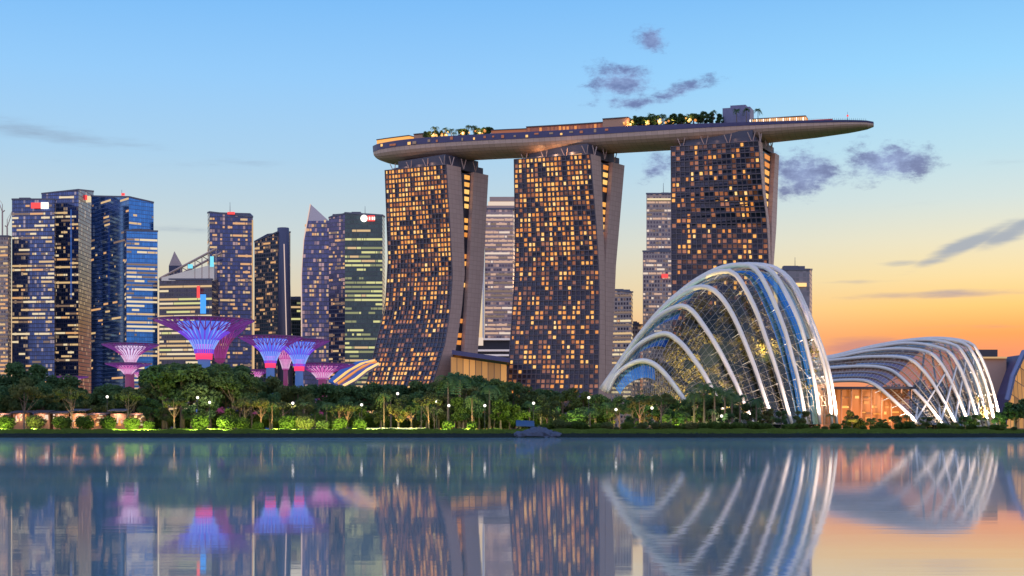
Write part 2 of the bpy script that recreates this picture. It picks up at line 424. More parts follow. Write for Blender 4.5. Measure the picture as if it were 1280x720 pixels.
    for i in range(36):
        z0, z1 = i/36*(zt_r-3), (i+1)/36*(zt_r-3)
        e0, e1 = interp(tE, z0), interp(tE, z1); w0, w1 = interp(tWF, z0), interp(tWF, z1)
        if w0-e0 < 1.0 or w1-e1 < 1.0: continue
        base = RFv-u*3.0
        q = [base+nb*e0+Vector((0, 0, z0)), base+nb*w0+Vector((0, 0, z0)), base+nb*w1+Vector((0, 0, z1)), base+nb*e1+Vector((0, 0, z1))]
        at.quad(*q, M['dark'])
        frac = z0/zt_r
        p_l = .95 if frac > .72 else (.9 if frac < .3 else .25)
        if rnd.random() < p_l and w0-e0 > 2.5:
            k0 = .5 if frac > .72 else .12
            a0, a1 = q[0].lerp(q[1], k0), q[0].lerp(q[1], .92); b0, b1 = q[3].lerp(q[2], k0), q[3].lerp(q[2], .92)
            dz = (z1-z0)
            mt = rnd.choice(['warm2', 'warm1', 'warm0']) if frac > .3 else rnd.choice(['warm0', 'warmd', 'warm0'])
            ac.append((1, [a0+Vector((0, 0, dz*.2)), a1+Vector((0, 0, dz*.2)), b1-Vector((0, 0, dz*.2)), b0-Vector((0, 0, dz*.2))], u, M[mt]))
    part(at, 'atrium_glazing', root)
    for c in ac:
        bb = MB(); bb.slabq(*c[1], c[2], .2, c[3]); part(bb, 'atrium_window', root)
    # crown: recessed glass storeys, cornice light, splayed struts
    cr_ = MB(); gl = M['crown']
    zc = zt_r-1; base = RFv-u*3
    e0 = interp(tR, zt_r)+2.5; e1 = interp(tWB, zt_r)-2.5
    for zz0, zz1, ins in ((zc, zc+4.5, 0), (zc+4.6, zc+9.5, 2.5)):
        q = [base+nb*(e0+ins)-u*(Wd-9-ins), base+nb*(e0+ins)-u*ins, base+nb*(e1-ins)-u*ins, base+nb*(e1-ins)-u*(Wd-9-ins)]
        cr_.hexa([p+Vector((0, 0, zz0)) for p in q], [p+Vector((0, 0, zz1)) for p in q], gl)
    part(cr_, 'crown_glazing', root)
    for k in range(4):
        st = MB()
        bp_ = base+nb*(e0+.5)-u*(2+k*(Wd-12)/3.0)+Vector((0, 0, zc+.3))
        for sgn in (-1, 1): st.tube([bp_, bp_+u*2.6*sgn-nb*2.2+Vector((0, 0, 7.2))], .32, M['conc'], 5)
        part(st, 'strut', root)
    for k in range(3):
        st = MB()
        bp_ = RFv-u*.8+nb*(e0+4+k*13)+Vector((0, 0, zc+.3))
        for sgn in (-1, 1): st.tube([bp_, bp_+nb*2.6*sgn+Vector((0, 0, 7.0))], .35, M['conc'], 5)
        part(st, 'strut', root)
    return root, u, nb, RFv, zt_r, Wd, (e0, e1)
M['crown'] = facade_mat('crown_glass', (.05, .1, .2), (.05, .05, .08), metal=.6, rough=.2)
T1 = hotel(39, (-46, 1040), 60, 190, 192.5,
           [(205, 558), (270, 562), (341, 566), (387, 563), (428, 557), (475, 543), (538, 520)],
           [(212, 481.6), (326, 485.7), (387, 481.6), (428, 471), (475, 460), (538, 441)],
           [(205, 576), (270, 579.5), (341, 581), (387, 577), (428, 571), (475, 563), (538, 548)],
           [(205, 592.6), (341, 586), (440, 580), (538, 576)], [(205, 610.6), (341, 604), (440, 597), (538, 592)],
           [(0, .4), (.12, .55), (.2, .55), (.29, .45), (.3, .03), (.36, .03), (.38, .3), (.6, .42), (.8, .55), (.9, .72), (1, .8)],
           'leftmost curved hotel tower, its two slabs splayed apart down to the ground', 11)
T2 = hotel(36, (53, 1000), 63, 190, 193,
           [(192, 738), (274, 745), (326, 748.5), (377, 749.5), (475, 748.5), (538, 746)],
           [(197, 643), (326, 644.7), (377, 641.6), (475, 635), (538, 627)],
           [(192, 751), (274, 754), (326, 756), (538, 757)],
           [(192, 766.5), (326, 756.5), (538, 757.5)], [(192, 781), (326, 770), (377, 768), (475, 764), (538, 762)],
           [(0, .3), (.2, .34), (.27, .3), (.29, .3), (.36, .28), (.4, .32), (.7, .38), (.85, .5), (1, .72)],
           'central hotel tower with the most golden lit rooms and a narrow wedge gap', 12)
T3 = hotel(26.5, (161, 961), 60.5, 191, 192.5,
           [(178, 948), (236, 953), (275, 959), (329, 961), (450, 963), (538, 963)],
           [(184, 839), (400, 840), (538, 840)],
           [(178, 953), (236, 957), (275, 962), (329, 964), (538, 966)],
           [(178, 969), (267, 964.7), (329, 964.3), (538, 966.3)], [(178, 974), (275, 970.5), (329, 966.8), (450, 968.5), (538, 968.5)],
           [(0, .2), (.3, .25), (.55, .3), (.8, .28), (.9, .2), (1, .3)],
           'rightmost hotel tower rising behind the tall glass dome', 13)

# ------------------------------------------------------------ rooftop deck
ctr = [(-99, 1110), (-78, 1092), (-55, 1076), (-10, 1054), (42, 1034), (92, 1013), (144, 992), (190, 975), (216, 966), (236, 960.5)]
def cat_rom(pts, n):
    P_ = [Vector((*p, 0)) for p in pts]; P_ = [P_[0]*2-P_[1]]+P_+[P_[-1]*2-P_[-2]]; out_ = []
    for i in range(1, len(P_)-2):
        for k in range(n):
            t = k/n; a, b_, c, d = P_[i-1], P_[i], P_[i+1], P_[i+2]
            out_.append(.5*((2*b_)+(c-a)*t+(2*a-5*b_+4*c-d)*t*t+(3*b_-a-3*c+d)*t**3))
    out_.append(P_[-2]); return out_
cl_ = cat_rom(ctr, 10)
L_ = [0]
for i in range(1, len(cl_)): L_.append(L_[-1]+(cl_[i]-cl_[i-1]).length)
TOT = L_[-1]
zrim = [(0, 210), (.1, 209), (.35, 205.8), (.6, 204), (.8, 202.8), (1, 202)]
halfw = [(0, 7), (.012, 12), (.04, 16.5), (.09, 18.5), (.2, 19), (.7, 19), (.8, 17.5), (.88, 15), (.95, 11), (.985, 7.5), (.996, 4.5), (1, 2)]
depth = [(0, 3), (.012, 6), (.04, 9.2), (.1, 10), (.3, 9.6), (.65, 9.6), (.8, 8.6), (.9, 6.8), (.96, 4.9), (.99, 3.2), (1, 2)]
def deckpt(t, off, dz=0):           # t along 0..1, off: + towards the camera side
    s = t*TOT; i = min(max(np.searchsorted(L_, s)-1, 0), len(cl_)-2)
    k = (s-L_[i])/(L_[i+1]-L_[i]); p = cl_[i].lerp(cl_[i+1], k); d = (cl_[i+1]-cl_[i]).normalized()
    nn = Vector((d.y, -d.x, 0))
    if nn.y > 0: nn = -nn
    p = p+nn*off; p.z = interp(zrim, t)+dz; return p
dk = empty('rooftop_deck', (40, 1034, 190), 'long boat shaped sky deck spanning the tops of the three hotel towers', 'sky deck')
hull = MB(); M['hull'] = facade_mat('hull_panels', (.50, .34, .28), (.36, .24, .20), metal=0, rough=.45, slab=.08, mull=.06, var=.14)
NS, NR = 90, 14
def hullring(t):
    w = interp(halfw, t); d = interp(depth, t); r_ = []
    for k in range(NR+1):
        th = math.pi*k/NR
        r_.append(deckpt(t, w*math.cos(th), -d*math.sin(th)**.8 if 0 < k < NR else 0))
    return r_
prev = None
for i in range(NS+1):
    c = hullring(i/NS)
    if prev:
        for k in range(NR): hull.quad(prev[k], prev[k+1], c[k+1], c[k], M['hull'], [(i-1, k), (i-1, k+1), (i, k+1), (i, k)])
    else: hull.face(c, M['hull'])
    prev = c
part(hull, 'hull', dk, True)
rim = MB(); M['rim'] = mat('rim_navy', (.05, .05, .14), .4, .1, noise=.25, nscale=.4)
dkm = mat('deck_floor', (.2, .17, .16), .8)
for i in range(NS):
    t0, t1 = i/NS, (i+1)/NS; w0, w1 = interp(halfw, t0), interp(halfw, t1)
    for sg in (1, -1):
        h0, h1 = interp([(0, 4.2), (.55, 4.2), (.75, 2.2), (1, .9)], t0), interp([(0, 4.2), (.55, 4.2), (.75, 2.2), (1, .9)], t1)
        a0, a1 = deckpt(t0, sg*(w0+.2), -.2), deckpt(t1, sg*(w1+.2), -.2)
        b0, b1 = deckpt(t0, sg*(w0+.6), h0), deckpt(t1, sg*(w1+.6), h1)
        c0, c1 = deckpt(t0, sg*(w0-.6), h0), deckpt(t1, sg*(w1-.6), h1)
        rim.quad(a0, a1, b1, b0, M['rim']); rim.quad(b0, b1, c1, c0, M['rim']); rim.quad(c0, c1, deckpt(t1, sg*(w1-.6), 0), deckpt(t0, sg*(w0-.6), 0), M['rim'])
a0 = deckpt(0, 7.4, -.2); a1 = deckpt(0, -7.4, -.2)
rim.quad(a0, a1, deckpt(0, -7.4, 4.2), deckpt(0, 7.4, 4.2), M['rim'])
part(rim, 'parapet', dk)
fl_ = MB()
for i in range(NS):
    t0, t1 = i/NS, (i+1)/NS; w0, w1 = interp(halfw, t0)-.5, interp(halfw, t1)-.5
    fl_.quad(deckpt(t0, w0, .6), deckpt(t1, w1, .6), deckpt(t1, -w1, .6), deckpt(t0, -w0, .6), dkm)
part(fl_, 'deck_floor', dk)
def deckbox(t0, t1, o0, o1, z0, z1, m, name, roofm=None, over=0.6, litm=None, n=8):
    bb = MB()
    for i in range(n):
        ta, tb = lerp(t0, t1, i/n), lerp(t0, t1, (i+1)/n)
        lo = [deckpt(ta, o1, z0), deckpt(tb, o1, z0), deckpt(tb, o0, z0), deckpt(ta, o0, z0)]
        hi = [deckpt(ta, o1, z1), deckpt(tb, o1, z1), deckpt(tb, o0, z1), deckpt(ta, o0, z1)]
        bb.hexa(lo, hi, m)
    o = part(bb, name, dk)
    if roofm:
        rb = MB()
        for i in range(n):
            ta, tb = lerp(t0, t1, i/n), lerp(t0, t1, (i+1)/n)
            rb.hexa([deckpt(ta, o1+over, z1+.02), deckpt(tb, o1+over, z1+.02), deckpt(tb, o0-over, z1+.02), deckpt(ta, o0-over, z1+.02)],
                    [deckpt(ta, o1+over, z1+.7), deckpt(tb, o1+over, z1+.7), deckpt(tb, o0-over, z1+.7), deckpt(ta, o0-over, z1+.7)], roofm)
        lx, ly, lz = dk.location
        ob = part(rb, 'roof', dk); ob.parent = o
    return o
M['awn'] = mat('dark_roof', (.07, .05, .06), .6)
M['pav'] = mat('pavilion_wall', (.42, .22, .14), .6)
deckbox(.03, .115, 4, 14.5, .6, 7.4, M['warm1'], 'left_pavilion', M['awn'])
deckbox(.12, .15, 0, 12, .6, 8.5, M['pav'], 'garden_room', M['awn'])
deckbox(.36, .555, 6, 15, .6, 8.2, mat('terracotta', (.50, .16, .09), .7, noise=.3, nscale=.3), 'pool_pavilion', M['awn'], n=14)
deckbox(.29, .36, 8, 15, .6, 7.0, M['warmd'], 'bar_pavilion', M['awn'])
deckbox(.515, .565, 5, 16, .6, 10.3, M['pav'], 'sloped_pavilion', M['awn'])
M['tank'] = facade_mat('plant_room', (.22, .23, .36), (.30, .30, .42), metal=.1, rough=.5, slab=.1, mull=.1)
M['plant'] = mat('plant_room_panels', (.13, .13, .23), .5, .2, noise=.2, nscale=.5)
deckbox(.735, .785, -6, 7, .6, 14.5, M['plant'], 'plant_room', n=5)
deckbox(.748, .776, -4, 5, 14.5, 16.4, M['plant'], 'plant_screen', n=3)
deckbox(.79, .885, -2, 8, .6, 5.4, M['warm0'], 'restaurant_pavilion', M['awn'], n=10)
deckbox(.885, .93, -2, 5, .6, 3.6, mat('red_awning', (.45, .05, .05), .6), 'red_awning', n=6)
wcol = MB()
for i in range(30):                      # glowing slots under the observation deck rail
    pass
rl = MB()
for i in range(60):
    t = .785+.205*i/60; w = interp(halfw, t)-.2
    p = deckpt(t, w, interp([(0, 4.2), (.55, 4.2), (.75, 2.2), (1, .9)], t)); rl.tube([p, p+Vector((0, 0, 1.3))], .09, M['dark'], 4)
part(rl, 'railing', dk)
for i in range(26):
    t = .79+.10*i/26; w = interp(halfw, t)-.3
    p = deckpt(t, w-1.5, 2.0); bb = MB()
    bb.tube([p, p+Vector((0, 0, 1.9))], .35, M['off1'] if i % 3 else M['wlight'], 6); part(bb, 'deck_lamp', dk)
for i in range(22):                       # lamps and lit openings along the parapet and pool pavilion
    t = .05+.5*i/22+random.uniform(-.008, .008); w = interp(halfw, t)+.55
    p = deckpt(t, w, random.uniform(1.0, 2.6)); d = (deckpt(t+.01, w, 0)-deckpt(t, w, 0)).normalized(); bb = MB()
    h = Vector((0, 0, random.uniform(.5, 1.1))); s_ = d*random.uniform(.5, 1.6)
    bb.slabq(p-s_-h, p+s_-h, p+s_+h, p-s_+h, -Vector((-d.y, d.x, 0)) if d.x > 0 else Vector((-d.y, d.x, 0)), .3, M[random.choice(['warmd', 'warmd', 'off2', 'warm2'])]); part(bb, 'parapet_lamp', dk)
for i in range(24):
    t = .365+.19*i/24; p = deckpt(t, 15.05, 6.0+random.uniform(-.3, .3)); d = (deckpt(t+.01, 15, 0)-deckpt(t, 15, 0)).normalized(); nn = Vector((d.y, -d.x, 0))
    if random.random() < .2: continue
    h = Vector((0, 0, 1.5)); s_ = d*.85; bb = MB(); bb.slabq(p-s_-h, p+s_-h, p+s_+h, p-s_+h, nn, .15, M[random.choice(['warmd', 'warm0', 'warmd'])]); part(bb, 'pavilion_window', dk)
an = MB(); p = deckpt(.955, 0, .6); an.tube([p, p+Vector((0, 0, 8))], [.2, .08], M['dark'], 5); an.sphere(p+Vector((0, 0, 5.5)), .7, M['red'], 6, 4); part(an, 'mast', dk)

# ------------------------------------------------------------ lights helper (housed lamps, and bare ones such as the interior lights)
def light(name, loc, energy, color, size=.4, parent=None, spot=None, aim=None):
    l = bpy.data.lights.new(name, 'SPOT' if spot else 'POINT'); l.energy = energy; l.color = color; l.shadow_soft_size = size
    o = bpy.data.objects.new(name, l); COL.objects.link(o)
    if spot:
        l.spot_size = R(spot); l.spot_blend = .8
        o.rotation_euler = (Vector(aim)-Vector(loc)).to_track_quat('-Z', 'Y').to_euler()
    if parent is not None:
        o.parent = parent; o.location = Vector(loc)-Vector(parent.location)
    else: o.location = loc
    return o
for (tw, en) in ((T1, 300), (T2, 1500), (T3, 100)):
    root, u, nb, RFv, zt, Wd, (e0, e1) = tw
    bb = MB(); q0 = RFv-u*8+nb*(e0-1.2); q1 = RFv-u*(Wd-10)+nb*(e0-1.2)
    for p in (q0, q1): p.z = zt+.4
    bb.tube([q1, q0], .9 if tw is T2 else .4, M['warm1'] if tw is T2 else M['warmd'], 5); part(bb, 'crown_light_trough', root)
    for k in (.2, .5, .8):
        pp = q0.lerp(q1, k)+Vector((0, 0, 2.2)); light('crown_light', pp, en, (1, .55, .25), .8, root)
for t, e in ((.07, 1500), (.17, 6000), (.20, 7000), (.235, 6000), (.27, 6000), (.57, 7000), (.60, 7000), (.625, 7000), (.65, 7000), (.68, 5000), (.83, 2500), (.9, 1500)):
    if t > .75 or t < .1:
        light('deck_light', deckpt(t, 14, 4.0), e, (1, .58, .2), 1.0, dk, 150, tuple(deckpt(t, 4, 3))); continue
    p = deckpt(t, 17.3, 5.2); bb = MB(); bb.sphere(p, .95, M['warm2'], 8, 6); part(bb, 'deck_lantern', dk, True)
    for k in range(4):
        q = deckpt(t+random.uniform(-.014, .014), 17, random.uniform(5, 8)); bb = MB(); bb.sphere(q, random.uniform(.5, 1.0), M[random.choice(['warm1', 'warm0', 'warm2'])], 8, 6); part(bb, 'deck_lantern', dk, True)
    light('deck_light', deckpt(t, 18.5, 6.0), e, (1, .58, .2), 1.0, dk, 150, tuple(deckpt(t, 4, 8)))

# ------------------------------------------------------------ foliage
def leaf_mat(name, dark, mid, lite, trans=.35):
    m = bpy.data.materials.new(name); m.use_nodes = True; t = NT(m.node_tree); bs = t.n['Principled BSDF']
    oi = t.new('ShaderNodeObjectInfo'); g = t.new('ShaderNodeNewGeometry'); n = t.noise(g.outputs['Position'], .8, 3, .6)
    v = t.m('ADD', t.m('MULTIPLY', n, .75), t.m('MULTIPLY', oi.outputs['Random'], .35))
    c = t.ramp(v, [(.25, (*dark, 1)), (.5, (*mid, 1)), (.85, (*lite, 1))])
    t.l.new(c, bs.inputs['Base Color']); bs.inputs['Roughness'].default_value = .75; bs.inputs['Specular IOR Level'].default_value = .25
    tr = t.new('ShaderNodeBsdfTranslucent'); t.l.new(c, tr.inputs[0]); mx = t.new('ShaderNodeMixShader'); mx.inputs[0].default_value = trans
    t.l.new(bs.outputs[0], mx.inputs[1]); t.l.new(tr.outputs[0], mx.inputs[2]); t.l.new(mx.outputs[0], t.n['Material Output'].inputs[0])
    return m
LM = leaf_mat('leaves_deep', (.032, .080, .034), (.06, .125, .048), (.12, .17, .05))
LO = leaf_mat('leaves_olive', (.045, .08, .03), (.09, .125, .04), (.16, .15, .05))
LI = leaf_mat('leaves_indoor', (.03, .04, .012), (.08, .08, .02), (.18, .13, .04))
LB = leaf_mat('leaves_bright', (.03, .06, .01), (.07, .12, .018), (.12, .18, .03))
BK = mat('bark', (.13, .095, .07), .9, noise=.3, nscale=1.5)
def leaves(centres, radii, n_each, size, flat=.8, rg=rng):
    V = []; 
    for c, r_, n in zip(centres, radii, n_each):
        d = rg.normal(size=(n, 3)); d /= np.linalg.norm(d, axis=1, keepdims=True)
        rr = r_*rg.random(n)**(1/2.2); p = np.array(c)+d*rr[:, None]*np.array([1, 1, flat])
        a = rg.normal(size=(n, 3)); a /= np.linalg.norm(a, axis=1, keepdims=True)
        b_ = np.cross(a, rg.normal(size=(n, 3))); b_ /= np.linalg.norm(b_, axis=1, keepdims=True)
        s = size*(.6+.8*rg.random(n))[:, None]
        V.append(np.stack([p-a*s-b_*s*.45, p+a*s*.2-b_*s*.6, p+a*s, p-a*s*.1+b_*s*.6], 1).reshape(-1, 3))
    return np.concatenate(V)
def np_mesh(name, V, m):
    me = bpy.data.meshes.new(name); n = len(V)//4
    me.vertices.add(len(V)); me.vertices.foreach_set('co', V.astype(np.float32).ravel())
    me.loops.add(len(V)); me.loops.foreach_set('vertex_index', np.arange(len(V), dtype=np.int32))
    me.polygons.add(n); me.polygons.foreach_set('loop_start', np.arange(0, len(V), 4, dtype=np.int32))
    me.materials.append(m); me.update(calc_edges=True); return me
def trunk_mesh(name, h, r0, branches, lean=0.0):
    mb = MB(); pts = [Vector((0, 0, -.3)), Vector((lean*.3, 0, h*.3)), Vector((lean, .1, h*.65)), Vector((lean*1.4, 0, h*.95))]
    mb.tube(pts, [r0*1.25, r0, r0*.7, r0*.3], BK, 7)
    for c in branches:
        st_ = pts[1].lerp(pts[2], random.random()); c = Vector(c)
        mid_ = st_.lerp(c, .5)+Vector((0, 0, -.4)); mb.tube([st_, mid_, c], [r0*.42, r0*.28, r0*.1], BK, 5)
    me_o = mb.build(name); me = me_o.data; bpy.data.objects.remove(me_o); return me
def round_tree(h, w, lm, seed, dens=1.0, top=.62):
    rg = np.random.default_rng(seed); random.seed(seed)
    cs, rs, ns = [], [], []
    for i in range(17):
        th = rg.random()*2*math.pi; rr = math.sqrt(rg.random())*w*.5*.75; zz = h*(.36+.56*rg.random())
        lim = math.sqrt(max(.06, 1-((zz/h-.58)/.44)**2)); cs.append((math.cos(th)*rr*lim, math.sin(th)*rr*lim, zz)); r_ = w*(.11+.11*rg.random()); rs.append(r_); ns.append(int(230*dens*(r_/1.5)**1.3))
    return np_mesh('crown', leaves(cs, rs, ns, .34, .75, rg), lm), trunk_mesh('trunk', h*.85, h*.022+.06, cs[:9])
def umbrella_tree(h, w, lm, seed):
    rg = np.random.default_rng(seed); random.seed(seed); cs, rs, ns = [], [], []
    for i in range(15):
        th = rg.random()*2*math.pi; rr = math.sqrt(rg.random())*w*.45
        cs.append((math.cos(th)*rr, math.sin(th)*rr, h*(.88-.12*(rr/w*2)+.05*rg.normal()))); rs.append(w*(.08+.07*rg.random())); ns.append(150)
    return np_mesh('crown', leaves(cs, rs, ns, .32, .5, rg), lm), trunk_mesh('trunk', h*.9, h*.018+.05, cs[:8], rg.normal()*.3)
def palm_mesh(h, seed, lm=None, fl=2.7):
    rg = np.random.default_rng(seed); Vs = []
    for k in range(17):
        th = k/17*2*math.pi+rg.random()*.3; up = rg.uniform(.1, 1.1); L = fl*rg.uniform(.8, 1.15)
        d = np.array([math.cos(th), math.sin(th), 0]); side = np.array([-d[1], d[0], 0])
        last = np.array([0, 0, h])
        for s in range(1, 8):
            f = s/7; p = np.array([0, 0, h])+d*L*f*(1-.15*f)+np.array([0, 0, L*(up*f-1.15*f*f)])
            for sg in (-1, 1):
                for q in (.0, .5):
                    m_ = last+(p-last)*q; w = (.75*(1-abs(f-.45)))*fl/2.7; tip = m_+side*sg*w+np.array([0, 0, -.35*w])+d*.35*w
                    e = (p-last)*.3
                    Vs.append(np.stack([m_-e*.5, m_+e*.6, tip+e*.2, tip-e*.1]))
            last = p
    cme = np_mesh('crown', np.concatenate(Vs), lm or LM)
    mb = MB(); ln = rg.normal()*.3
    mb.tube([(0, 0, -.3), (ln*.4, 0, h*.5), (0, 0, h)], [.26, .17, .13], BK, 6); mo = mb.build('trunk'); tm = mo.data; bpy.data.objects.remove(mo)
    return cme, tm
def bush_mesh(r_, lm, seed):
    rg = np.random.default_rng(seed); cs = [(0, 0, r_*.9)]; rs = [r_*.92]; ns = [1500]
    for i in range(7):
        th = rg.random()*6.28; cs.append((math.cos(th)*r_*.5, math.sin(th)*r_*.5, r_*rg.uniform(.5, 1.3))); rs.append(r_*.5); ns.append(160)
    return np_mesh('crown', leaves(cs, rs, ns, .2, .88, rg), lm), trunk_mesh('trunk', r_*1.1, .09, [(r_*.4, 0, r_), (-r_*.4, .1, r_)])
KINDS = {'round': ([round_tree(14, 11, LM, s) for s in (1, 2, 3, 4)], 14.0, 'rounded dark green tree', 'broadleaf_tree'),
         'olive': ([round_tree(14, 11, LO, s) for s in (5, 6, 7)], 14.0, 'olive green loose-crowned tree', 'broadleaf_tree'),
         'umb': ([umbrella_tree(12, 11, LO, s) for s in (8, 9, 10)], 12.0, 'flat-topped spreading tree', 'umbrella_tree'),
         'palm': ([palm_mesh(8, s) for s in (11, 12, 13)], 8.8, 'slender palm', 'palm_tree'),
         'bright': ([round_tree(9, 7, LB, s) for s in (14, 15)], 9.0, 'small lime green lamp-lit tree', 'garden_tree'),
         'bush': ([bush_mesh(2.4, LB, s) for s in (16, 17, 18)]+[bush_mesh(2.4, LO, 19)], 4.8, 'ball-shaped clipped shrub', 'shrub')}
PLANTS = []   # (kind, px, row, obj)
rp = random.Random(5)
def plant(kind, px, pytop, Y, row, wscale=1.0, z0=None):
    variants, h0, desc, nm = KINDS[kind]; z0 = 2.1 if z0 is None else z0
    x = PX(px, Y); H = ZH(pytop, Y)-z0; s = H/h0
    cme, tme = rp.choice(variants)
    r_ = bpy.data.objects.new(nm, None); COL.objects.link(r_); r_.location = (x, Y, z0); r_.rotation_euler = (0, 0, rp.uniform(0, 6.28))
    r_.scale = (s*wscale, s*wscale, s)
    c = bpy.data.objects.new('crown', cme); t_ = bpy.data.objects.new('trunk', tme)
    for o in (c, t_): COL.objects.link(o); o.parent = r_
    PLANTS.append((kind, px, row, r_)); return r_
tops = [(0, 462), (30, 455), (60, 462), (90, 474), (120, 478), (150, 476), (180, 470), (200, 455), (225, 448), (270, 452), (300, 460), (320, 472), (360, 474), (400, 476), (440, 472), (480, 470),
        (520, 474), (555, 466), (590, 466), (615, 474), (650, 478), (700, 480), (740, 484), (770, 492), (800, 494), (840, 496), (880, 484), (910, 488), (940, 502), (980, 508), (1020, 520), (1060, 528), (1240, 527), (1262, 502), (1300, 496)]
# back row, mid row, front row
x = -10
while x < 1300:
    tp = interp(tops, x)
    if tp < 515: plant(rp.choice(['round', 'round', 'round', 'olive']), x+rp.uniform(-5, 5), tp+rp.uniform(-3, 8), rp.uniform(470, 490) if x < 740 else rp.uniform(446, 452), 'back row', rp.uniform(.95, 1.25))
    x += 21
x = -4
while x < 1030:
    tp = interp(tops, x)
    k = rp.choice(['round', 'olive', 'umb', 'umb', 'palm']) if x < 640 else rp.choice(['round', 'palm', 'round', 'umb'])
    plant(k, x+rp.uniform(-6, 6), tp+12+rp.uniform(0, 22), rp.uniform(452, 464) if x < 740 else rp.uniform(440, 445), 'middle row', rp.uniform(.85, 1.15))
    x += 19 if x < 740 else 15
x = 190
while x < 1020:
    k = rp.choice(['umb', 'palm', 'olive', 'bright', 'round', 'round']) if x < 640 else rp.choice(['round', 'palm', 'round', 'bright'])
    tp = interp(tops, x)
    plant(k, x+rp.uniform(-7, 7), max(tp+26, 496+rp.uniform(-4, 14)), rp.uniform(440, 446) if x < 740 else rp.uniform(433, 437), 'front row', rp.uniform(.85, 1.2))
    x += 24
for px, tp in ((205, 450), (228, 447), (262, 452), (292, 458), (575, 466), (560, 468), (612, 478), (880, 478), (893, 482), (868, 488), (906, 486), (925, 492), (945, 496), (1268, 500), (1285, 497), (1250, 512)):
    plant('round' if px > 1000 or px < 300 else 'palm', px, tp, 449 if px < 740 else 440, 'tall front', 1.1)
for px in range(196, 760, 13): plant('bush', px+rp.uniform(-5, 5), 514+rp.uniform(-8, 8), rp.uniform(465, 468), 'understorey row', 1.25)
for px in range(1040, 1255, 15): plant(rp.choice(['bush', 'olive', 'palm', 'round']), px+rp.uniform(-4, 4), 521+rp.uniform(-5, 6), rp.uniform(440, 446), 'low row', 1.3)
for px, sz in ((8, 19), (45, 20), (78, 19), (106, 19), (135, 18), (165, 17), (186, 12), (250, 20), (283, 20), (302, 17), (322, 10), (360, 20), (382, 19), (404, 13), (425, 16), (450, 14), (560, 12), (590, 11), (700, 14), (722, 12)):
    plant('bush', px, 535-sz, rp.uniform(425, 428), 'bank', 1.15, z0=1.95)
for px in range(660, 1275, 11):
    plant('bush', px+rp.uniform(-4, 4), 530+rp.uniform(-6, 4), rp.uniform(427, 431), 'hedge row', 1.5, z0=1.9)
SEG = [(-50, 70, 'before the far left office slab'), (70, 130, 'before the left twin office towers'), (130, 200, 'before the blue glass office tower'), (200, 300, 'by the tallest blue supertree'), (300, 345, 'below the left of the paired supertrees'),
       (345, 410, 'below the right of the paired supertrees'), (410, 470, 'below the striped ribbed canopy'), (470, 560, 'below the leftmost hotel tower'), (560, 640, 'before the golden lit podium'), (640, 755, 'below the central hotel tower'),
       (755, 850, 'at the left foot of the tall dome'), (850, 950, 'before the middle of the tall dome'), (950, 1045, 'before the right foot of the tall dome'), (1045, 1150, 'before the left half of the low dome'), (1150, 1400, 'before the right end of the low dome')]
for px in (30, 90, 160): plant('umb', px, 478+rp.uniform(-4, 10), 438, 'kiosk-side front', .8)
for k_, px in enumerate((218, 326, 340, 380, 424, 434, 480, 498, 514, 536, 590, 684, 800, 826, 915, 1065)): plant(('umb', 'umb', 'palm', 'olive')[k_ % 4], px, 491+rp.uniform(-4, 13) if px < 1000 else 512, 433.3, 'amber-lit front', .9)
def label_plants():
    bins = {}
    for kind, px, row, o in PLANTS:
        sg = next(s for s in SEG if s[0] <= px < s[1]); bins.setdefault((kind, row, sg[2]), []).append((px, o))
    for (kind, row, sg), lst in bins.items():
        lst.sort(key=lambda q: q[0]); d = KINDS[kind][2]
        for i, (px, o) in enumerate(lst):
            pre = ORD[i]+' ' if len(lst) > 1 else 'lone '
            tag(o, f'{pre}{d}, {row}, {sg}', 'shrub' if kind == 'bush' else 'palm' if kind == 'palm' else 'tree', {'bush': 'clipped shrubs along the waterfront', 'palm': 'palms along the waterfront'}.get(kind, 'trees along the waterfront'))
label_plants()
# palms on the sky deck
i_ = 0
dp = []
for t0, t1, n_ in ((.155, .285, 18), (.565, .70, 30), (.705, .73, 4), (.765, .80, 3)):
    for k in range(n_):
        t = lerp(t0, t1, k/(n_-1 if n_ > 1 else 1)); p = deckpt(t, random.uniform(6, 16.5), .6)
        big = random.random() < .5
        cme, tme = random.choice(KINDS['palm'][0] if big else KINDS['round'][0])
        r_ = bpy.data.objects.new('roof_palm' if big else 'roof_tree', None); COL.objects.link(r_); r_.location = p; s = (random.uniform(1.0, 1.45)) if big else random.uniform(.62, .82)
        r_.scale = (s, s, s); r_.rotation_euler = (0, 0, random.random()*6)
        for nm, me in (('crown', cme), ('trunk', tme)):
            c = bpy.data.objects.new(nm, me); COL.objects.link(c); c.parent = r_
        grp = 'left cluster above the leftmost tower' if t < .4 else 'right cluster beside the plant room'
        dp.append((grp, big, t, r_))
for g_ in set(q[0] for q in dp):
    for bg_ in (True, False):
        ls = sorted([q for q in dp if q[0] == g_ and q[1] == bg_], key=lambda q: q[2])
        for i, q in enumerate(ls):
            tag(q[3], f"{ORD[i]} {'palm' if bg_ else 'bushy tree'} on the sky deck, {g_}", 'palm' if bg_ else 'tree', 'trees on the sky deck')

